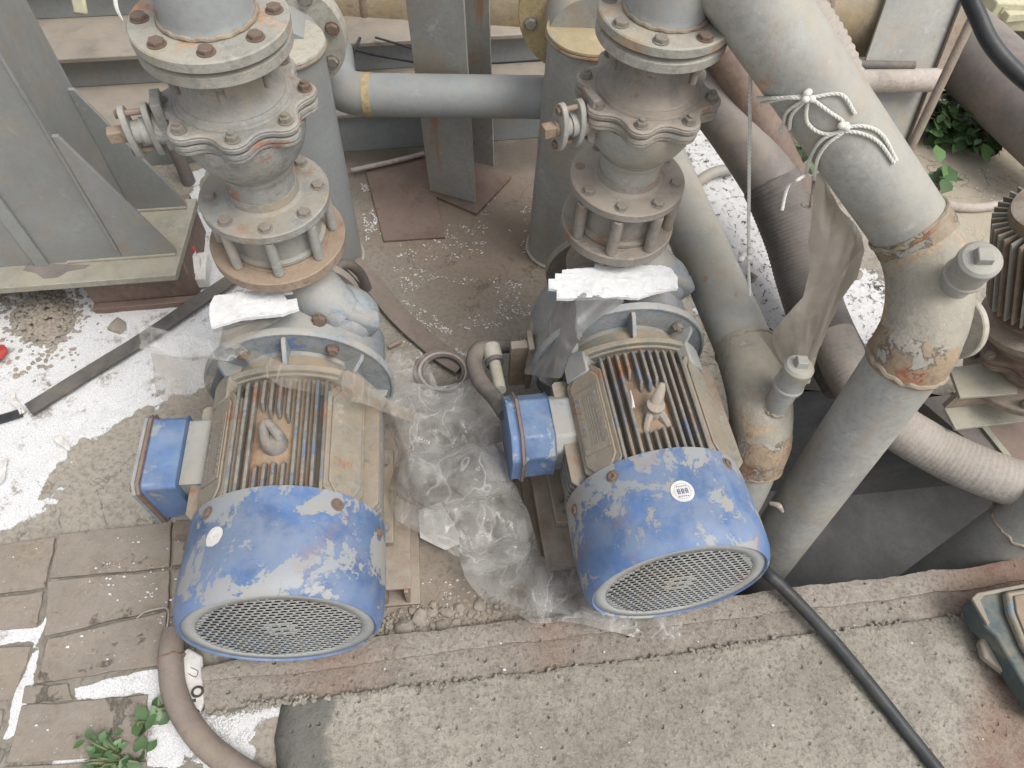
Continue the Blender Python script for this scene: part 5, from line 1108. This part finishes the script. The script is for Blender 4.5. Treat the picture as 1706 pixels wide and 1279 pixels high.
film('paper_scrap', [(700, 850), (735, 838), (755, 870), (765, 905), (740, 915), (700, 895)], lambda x, y: .02, .01, PAPER, 'crumpled white paper sticking out under the plastic bag', 'paper', seed=11, step=3)
film('paper_scrap', [(800, 745), (842, 735), (852, 800), (815, 800)], lambda x, y: .06, .012, PAPER, 'white paper half hidden between bag and junction box', 'paper', seed=12, step=3)

# ------------------------------------------------------------------ strips, cables, hoses on the ground
def flatstrip(pts, w, th, z=None):
    P, _ = catmull([G(*p) for p in pts], .02); m = MB(); vs = []
    for i, p in enumerate(P):
        T_ = (P[min(i + 1, len(P) - 1)] - P[max(i - 1, 0)]).normalized(); n_ = Vector((-T_.y, T_.x, 0)).normalized() * w / 2; e = noise.noise(p * 30) * .0015
        for s, zz in ((1, 0), (-1, 0), (-1, th), (1, th)): vs.append(p + n_ * (s * (1 + e * 20)) + Vector((0, 0, zz)))
    n = len(P); fs = [(i * 4 + j, i * 4 + (j + 1) % 4, (i + 1) * 4 + (j + 1) % 4, (i + 1) * 4 + j) for i in range(n - 1) for j in range(4)] + [(0, 1, 2, 3), tuple(4 * (n - 1) + j for j in (3, 2, 1, 0))]
    return m.add(vs, fs)
single('rubber_strip', flatstrip([(50, 684, .012), (140, 628, .015), (240, 566, .018), (330, 505, .02), (420, 445, .02)], .036, .008), BELT, 'dark flat rubber strip lying diagonally on white lime at the left', 'rubber strip', bev=.001)
single('black_tape_end', flatstrip([(-60, 716, .008), (0, 700, .008), (38, 688, .01)], .02, .006), RUBBER, 'short black band end at the left edge beyond the rubber strip', 'rubber strip')
single('flat_belt', flatstrip([(588, 440, .03), (625, 480, .012), (672, 535, .01), (735, 590, .01), (770, 612, .01)], .05, .009), HOSEB, 'brown flat belt lying on the ground between the pumps', 'belt', bev=.001)
m = MB(); m.tube([G(575, 470, .16), G(562, 448, .18), G(580, 440, .17), G(600, 455, .12), G(612, 480, .06)], .012, 14, .01); single('black_hose_bend', m, RIBD, 'small dark hose bend behind the left pump casing', 'hose')
def circ(c, r, n=40, e=.0): return [c + Vector((math.cos(t) * r, math.sin(t) * r * .9, e * math.sin(t))) for t in [2 * PI * k / n for k in range(n + 1)]]
T = thing('coiled_cable', 'loose grey coil of cable on the ground between the pumps', 'cable coil', G(742, 618))
for k, (rr, mt) in enumerate(((.062, HOSEB), (.054, PINK), (.046, RIBD))):
    m = MB(); m.tube(circ(G(735 + k * 2, 618, .012 + .006 * k), rr, e=.004), .0045, 8, .01); part('coil_loop', m, mt, T)
T = thing('cable_hook', 'dark cable loop and conduit feeding the right junction box', 'cable', G(815, 640))
m = MB(); m.tube([D(882, 580, 1.55), D(850, 578, 1.53), D(822, 578, 1.5), D(798, 584, 1.48), D(790, 605, 1.46), D(800, 635, 1.42), D(822, 660, 1.38), D(842, 690, 1.34)], [.012, .013, .017, .019, .018, .017, .016, .015], 18, .008); part('cable_loop', m, RIBD, T)
m = MB(); m.cyl(D(818, 578, 1.48), D(824, 602, 1.46), .019, n=20); m.cyl(D(823, 600, 1.462), D(833, 650, 1.40), .0125, n=20); part('conduit', m, CAPG, T); m = MB(); m.cyl(D(823, 600, 1.461), D(825, 606, 1.456), .020, n=20); part('conduit_nut', m, RIBD, T)
m = MB(); m.box(D(868, 605, 1.50), (.05, .02, .14), frame((0, 0, 0), (0, 0, 1), (1, .2, 0))); m.box(D(880, 600, 1.5), (.012, .05, .15), frame((0, 0, 0), (0, 0, 1), (1, .2, 0))); single('rusty_channel', m, RAIL, 'upright rust-brown channel beside the grey wrap of the right pump', 'steel channel', bev=.002)
m = MB(); m.tube([G(1215, 930, .02), G(1262, 940, .05), G(1282, 958, .075), G(1318, 992, .06), G(1385, 1064, .055), G(1450, 1142, .05), G(1510, 1218, .045), G(1600, 1330, .045)], .0125, 20, .01); single('black_cable', m, RUBBER, 'thick black cable crossing the curb towards the lower right', 'cable')
T = thing('brown_hose', 'brown hose curving down beside the pavers at the lower left', 'hose', G(285, 1120))
m = MB(); m.tube([G(290, 1052, .03), G(285, 1080, .035), G(285, 1110, .035), G(290, 1150, .035), G(312, 1200, .035), G(352, 1248, .035), G(420, 1295, .035), G(500, 1330, .035)], .0215, 24, .008); part('hose', m, HOSEB, T)
m = MB(); m.tube(circ(G(285, 1098, .036), .023, 20), .002, 6, .01); rg = ring(G(285, 1095, .035), G(285, 1110, .035) - G(285, 1080, .035), .0225, .002, 24); part('tie_wire', rg, BROWN, T)
m = MB(); m.tube([G(228, 1030, .006), G(240, 1020, .008), G(262, 1014, .01), G(280, 1016, .03), G(276, 1060, .05), G(270, 1100, .05)], .0014, 6, .01); part('loose_wire', m, PINK, T)
# printed sack between hose and fan cover
T = thing('printed_sack', 'white printed sack scrap lying between the brown hose and the left fan cover', 'sack', G(322, 1140))
def outp(pp, z): P = [G(x, y, z) for x, y in pp]; o = [(p.x, p.y) for p in P]; ar = sum(o[i][0] * o[(i + 1) % len(o)][1] - o[(i + 1) % len(o)][0] * o[i][1] for i in range(len(o))); return o if ar > 0 else o[::-1]
m = MB(); m.prism(outp([(298, 1090), (312, 1078), (336, 1092), (338, 1130), (341, 1170), (326, 1195), (305, 1180), (295, 1140)], .02), .008, .02); part('sack', m, PAPER, T, bev=.004)
m = MB()
m.tube(circ(G(329, 1152, .022), .009, 20), .0022, 6, .01); m.tube([G(312, 1162, .022), G(318, 1168, .022), G(326, 1166, .022)], .003, 6, .01); m.tube([G(320, 1180, .022), G(330, 1188, .022)], .0045, 6, .01); m.tube([G(318, 1112, .022), G(330, 1118, .022), G(326, 1128, .022), G(314, 1122, .022)], .0006, 5, .01); part('printed_letters', m, INK, T)

# green-blue lid at the lower right
T = thing('valve_box_lid', 'dark teal cast box lid with pale edges at the lower right corner', 'lid', G(1690, 1060))
zl = .10
def lidp(pp, za_, zb2, mat, name, bev=.004): m = MB(); m.prism(outp(pp, zb2), za_, zb2); return part(name, m, mat, T, bev=bev)
lidp([(1622, 1000), (1632, 990), (1760, 968), (1900, 960), (1900, 1250), (1740, 1190), (1706, 1140), (1660, 1060), (1638, 1040)], .055, zl, LIDM, 'box')
lidp([(1619, 996), (1628, 987), (1760, 962), (1762, 968), (1640, 992), (1634, 1000), (1650, 1038), (1646, 1042)], zl + .0005, zl + .008, LIDE, 'raised_edge', .002)
lidp([(1676, 985), (1760, 972), (1900, 965), (1900, 1160), (1760, 1160), (1706, 1075), (1682, 1020)], zl + .0006, zl + .018, LIDE, 'upper_step', .005)
lidp([(1690, 992), (1760, 982), (1900, 975), (1900, 1150), (1760, 1150), (1714, 1070), (1694, 1020)], zl + .0185, zl + .022, RUSTF, 'cover_panel', .003)
lidp([(1645, 1050), (1665, 1052), (1706, 1110), (1720, 1150), (1700, 1140), (1640, 1094), (1634, 1070)], .050, .068, LIDE, 'lug', .004)
m = MB(); c = G(1662, 1077, .0684); m.lathe([(.0085, 0), (.0085, .0006)], Matrix.Translation(c), 16); part('lug_hole', m, BLACKIN, T)
for i, pp in enumerate((((1640, 1100), (1700, 1150), (1704, 1168), (1636, 1118)),)): pass

# ------------------------------------------------------------------ litter
film('wrapped_cloth', [(1350, 290), (1362, 286), (1385, 320), (1412, 362), (1436, 398), (1440, 425), (1428, 470), (1405, 500), (1380, 545), (1362, 590), (1350, 640), (1322, 640), (1300, 600), (1284, 562), (1290, 545), (1335, 492), (1345, 450), (1342, 400), (1350, 350)], wrapz, .02, FILMC, 'crumpled tan plastic wrap hanging below the roped pipe', 'plastic wrap', step=3, k=7, seed=13, flow=(-.22, 1.0))
m = MB(); c = G(318, 415, .07); m.lathe([(.012, 0), (.012, .016), (.010, .018)], frame(c, (.2, -.8, .5)), 18); T = thing('plastic_bottle', 'small white bottle with red cap behind the base plate corner', 'bottle', G(320, 430)); part('cap', m, RED, T)
m = MB(); b0 = c + Vector((-.004, .016, -.01)); m.lathe([(.009, 0), (.011, .01), (.024, .022), (.025, .08), (.02, .085)], frame(c, Vector((.1, .9, -.45))), 24); 
m = MB(); m.lathe([(.010, 0), (.012, .008), (.022, .018), (.023, .06), (.018, .065)], frame(c + Vector((.002, -.004, -.002)), Vector((.15, -.9, -.55))), 24); part('bottle_body', m, PAPER, T)
m = MB(); m.box(G(330, 450, .03), (.05, .09, .035), frame((0, 0, 0), (0, 0, 1), (1, .25, .0))); T = single('small_carton', m, PAPER, 'small grey-white carton leaning by the brown support block', 'carton', bev=.003)
film('red_wrapper', [(-20, 572), (4, 572), (14, 580), (10, 596), (-10, 600), (-30, 596)], lambda x, y: .02, .012, RED, 'crumpled red wrapper at the left edge', 'wrapper', seed=21, step=3, k=30)
for i, (pp, lb) in enumerate(((((88, 728), (100, 724), (112, 740), (118, 752), (108, 750), (96, 740)), 'small pale paper strip where the lime meets bare concrete'), (((0, 770), (14, 762), (8, 800), (-6, 812)), 'curled grey paper scrap on lime at the left edge'), (((20, 648), (26, 660), (40, 688), (34, 692), (18, 665)), 'narrow pale strip crossing the end of the rubber strip'))):
    film('paper_strip', pp, lambda x, y: .014, .01, PAPER, lb, 'paper', seed=30 + i, step=2, k=40)
def rockmb(c, s, seed):
    m = MB(); n = 7; pr = []; vs = []; fs = []
    for i in range(5):
        th = PI * (i + .5) / 5
        for j in range(n):
            a = 2 * PI * j / n; d = Vector((math.sin(th) * math.cos(a), math.sin(th) * math.sin(a), math.cos(th) * .6)); vs.append(Vector(c) + d * s * (1 + .45 * noise.noise(d * 1.6 + Vector((seed, 0, 0)))))
    fs = [(i * n + j, (i + 1) * n + j, (i + 1) * n + (j + 1) % n, i * n + (j + 1) % n) for i in range(4) for j in range(n)] + [tuple(range(n)), tuple(range(5 * n - 1, 4 * n - 1, -1))]
    return m.add(vs, fs)
for i, (x, y, s) in enumerate(((701, 1028, .017), (688, 1018, .010), (720, 1022, .010), (744, 1020, .012), (765, 1012, .013), (799, 1010, .014), (735, 1042, .013), (672, 1048, .020), (760, 1036, .009), (782, 1024, .009), (705, 1050, .010), (650, 1062, .013), (800, 1030, .007), (830, 1022, .008), (722, 1006, .008))):
    single('stone', rockmb(G(x, y, s * .25), s, i * 3.3), STONE, 'small tan stone in the rubble along the curb between the motors', 'stone', 'rubble stones along the curb', bev=.001)
for i, (x, y, lb) in enumerate(((1428, 458, 'grey pebble on lime right of the dark hose'), (1253, 462, 'grey pebble on lime below the hanging rope knot'), (196, 545, 'flat dark stone on the white lime near the column'), (856, 566, 'flat grey stone on the concrete left of the right pump'))):
    single('pebble', rockmb(G(x, y, .005), .016 if i != 2 else .022, i * 7.7 + 1), STONE, lb, 'stone')
m = MB(); m.cyl(G(648, 578, .012), G(668, 568, .016), .006, n=10); single('rusty_bolt_end', m, BOLTR, 'short rusty bolt lying beside the left pump casing', 'bolt')
m = MB(); m.box(G(305, 896, .004), (.03, .012, .004)); single('red_brick_chip', m, BROWN, 'dark red chip lying on the pavers left of the fan cover', 'chip')

# scattered white foam beads, one mass
def beads():
    rng = random.Random(3); V = []; F = []; 
    oc = [(1, 0, 0), (0, 1, 0), (-1, 0, 0), (0, -1, 0), (0, 0, 1), (0, 0, -1)]; of = [(0, 1, 4), (1, 2, 4), (2, 3, 4), (3, 0, 4), (1, 0, 5), (2, 1, 5), (3, 2, 5), (0, 3, 5)]
    regs = [([(620, 440), (900, 470), (900, 600), (760, 640), (630, 560)], 1500, .001), ([(600, 280), (640, 300), (650, 440), (610, 440)], 900, .001), ([(640, 400), (900, 300), (960, 320), (880, 420), (640, 440)], 900, .001), ([(-20, 440), (300, 440), (150, 640), (-20, 680)], 1600, .001),
            ([(60, 940), (260, 930), (260, 1010), (80, 1040)], 40, .001), ([(240, 980), (300, 1000), (300, 1110), (260, 1110)], 50, .001), ([(330, 1185), (470, 1165), (430, 1290), (330, 1240)], 900, .002), ([(60, 890), (300, 870), (300, 900), (60, 920)], 40, .001), ([(0, 910), (330, 870), (330, 1279), (0, 1279)], 50, .001),
            ([(660, 950), (950, 990), (900, 1040), (700, 1040)], 160, .002), ([(550, 1080), (1700, 990), (1700, 1279), (550, 1279)], 45, .036), ([(1620, 1100), (1706, 1160), (1706, 1240), (1650, 1150)], 260, .036), ([(1130, 200), (1400, 450), (1400, 560), (1180, 560)], 700, .002), ([(1480, 250), (1706, 220), (1706, 420), (1560, 430)], 300, .002), ([(690, 560), (760, 540), (900, 560), (880, 600), (700, 600)], 600, .002)]
    for poly, n, z in regs:
        xs = [p[0] for p in poly]; ys = [p[1] for p in poly]; k = 0
        X = np.array([rng.uniform(min(xs), max(xs)) for _ in range(n * 3)]); Y = np.array([rng.uniform(min(ys), max(ys)) for _ in range(n * 3)]); s = inside_sd(X, Y, poly)
        for i in range(n * 3):
            if s[i] <= 0 or k >= n: continue
            g = G(X[i], Y[i], z); 
            if noise.noise(g * 9) < -.02 or noise.noise(g * 38) < -.05: continue
            k += 1; r = .0007 + .0022 * rng.random() ** 2.2; o = len(V); a = rng.random() * 3; sx = rng.uniform(.8, 1.6)
            for v in oc: V.append((g.x + r * sx * (v[0] * math.cos(a) - v[1] * math.sin(a)), g.y + r * (v[0] * math.sin(a) + v[1] * math.cos(a)), g.z + r * .4 + r * v[2] * .7))
            F += [tuple(q + o for q in f) for f in of]
    m = MB(); m.v = [Vector(v) for v in V]; m.f = F; o = single('foam_beads', m, FOAM, 'white foam crumbs sprinkled over the ground', 'foam crumbs', kind='stuff'); return o
beads()
m = MB(); rng = random.Random(5)
for k in range(420):
    x = rng.uniform(600, 930); y = 1060 - (x - 600) * .08 - abs(rng.gauss(0, 26)); g = G(x, y, .003); mm = rockmb(g, rng.uniform(.002, .006), k); m.add(mm.v, mm.f)
single('grit', m, STONE, 'loose grit along the curb', 'grit', kind='stuff')
m = MB(); seam = [(342, 1190), (480, 1168), (745, 1140), (1150, 1089), (1320, 1062), (1706, 1012)]
for k in range(700):
    t = rng.uniform(0, len(seam) - 1.001); i = int(t); t -= i; x = seam[i][0] + (seam[i + 1][0] - seam[i][0]) * t; y = seam[i][1] + (seam[i + 1][1] - seam[i][1]) * t + rng.gauss(0, 3.5)
    if noise.noise(Vector((x * .012, 0, 0))) < -.1 and rng.random() < .8: continue
    mm = rockmb(G(x, y, .034), rng.uniform(.0015, .0048), k + 900); m.add(mm.v, mm.f)
single('mortar_crumbs', m, SLABM, 'crumbling mortar along the curb seam', 'mortar crumbs', kind='stuff')
m = MB()
for k in range(900):
    x, y = rng.gauss(70, 42), rng.gauss(535, 38); hh = max(0, .03 - ((x - 70) ** 2 + (y - 525) ** 2) * 1e-5); mm = rockmb(G(x, y, hh), rng.uniform(.002, .008), k + 3000); m.add(mm.v, mm.f)
single('dirt_heap', m, STONE, 'brown debris heap on the white lime at the left', 'debris', kind='stuff')
# a nail and beads on the motors
m = MB(); a = Matrix(PR.matrix_basis) ; 
def onR(x, y, z): return Matrix.LocRotScale(PR.location, PR.rotation_euler, None) @ Vector((x, y, z))
m.tube([onR(-.045, -.375, AX + .155), onR(-.043, -.36, AX + .156), onR(-.041, -.34, AX + .153)], [.003, .0018, .0008], 8, .004); single('plastic_splinter', m, PAPER, 'thin white splinter lying on the right motor fins', 'splinter')

m = MB(); m.tube([D(196, -20, 1.5), D(192, 0, 1.5), D(196, 18, 1.5), D(205, 34, 1.51)], [.004, .005, .004, .0015], 8, .006, flat=.5); single('rope_end', m, ROPE, 'frayed white rope end hanging at the top edge left of the left riser pipe', 'rope')
m = MB(); m.box(D(132, 5, 1.75), (.034, .012, .05), frame((0, 0, 0), (0, .5, .85), (1, 0, 0))); single('yellow_tag', m, CREAM, 'yellowish plastic tag at the top edge above the skid beam', 'tag', bev=.005)
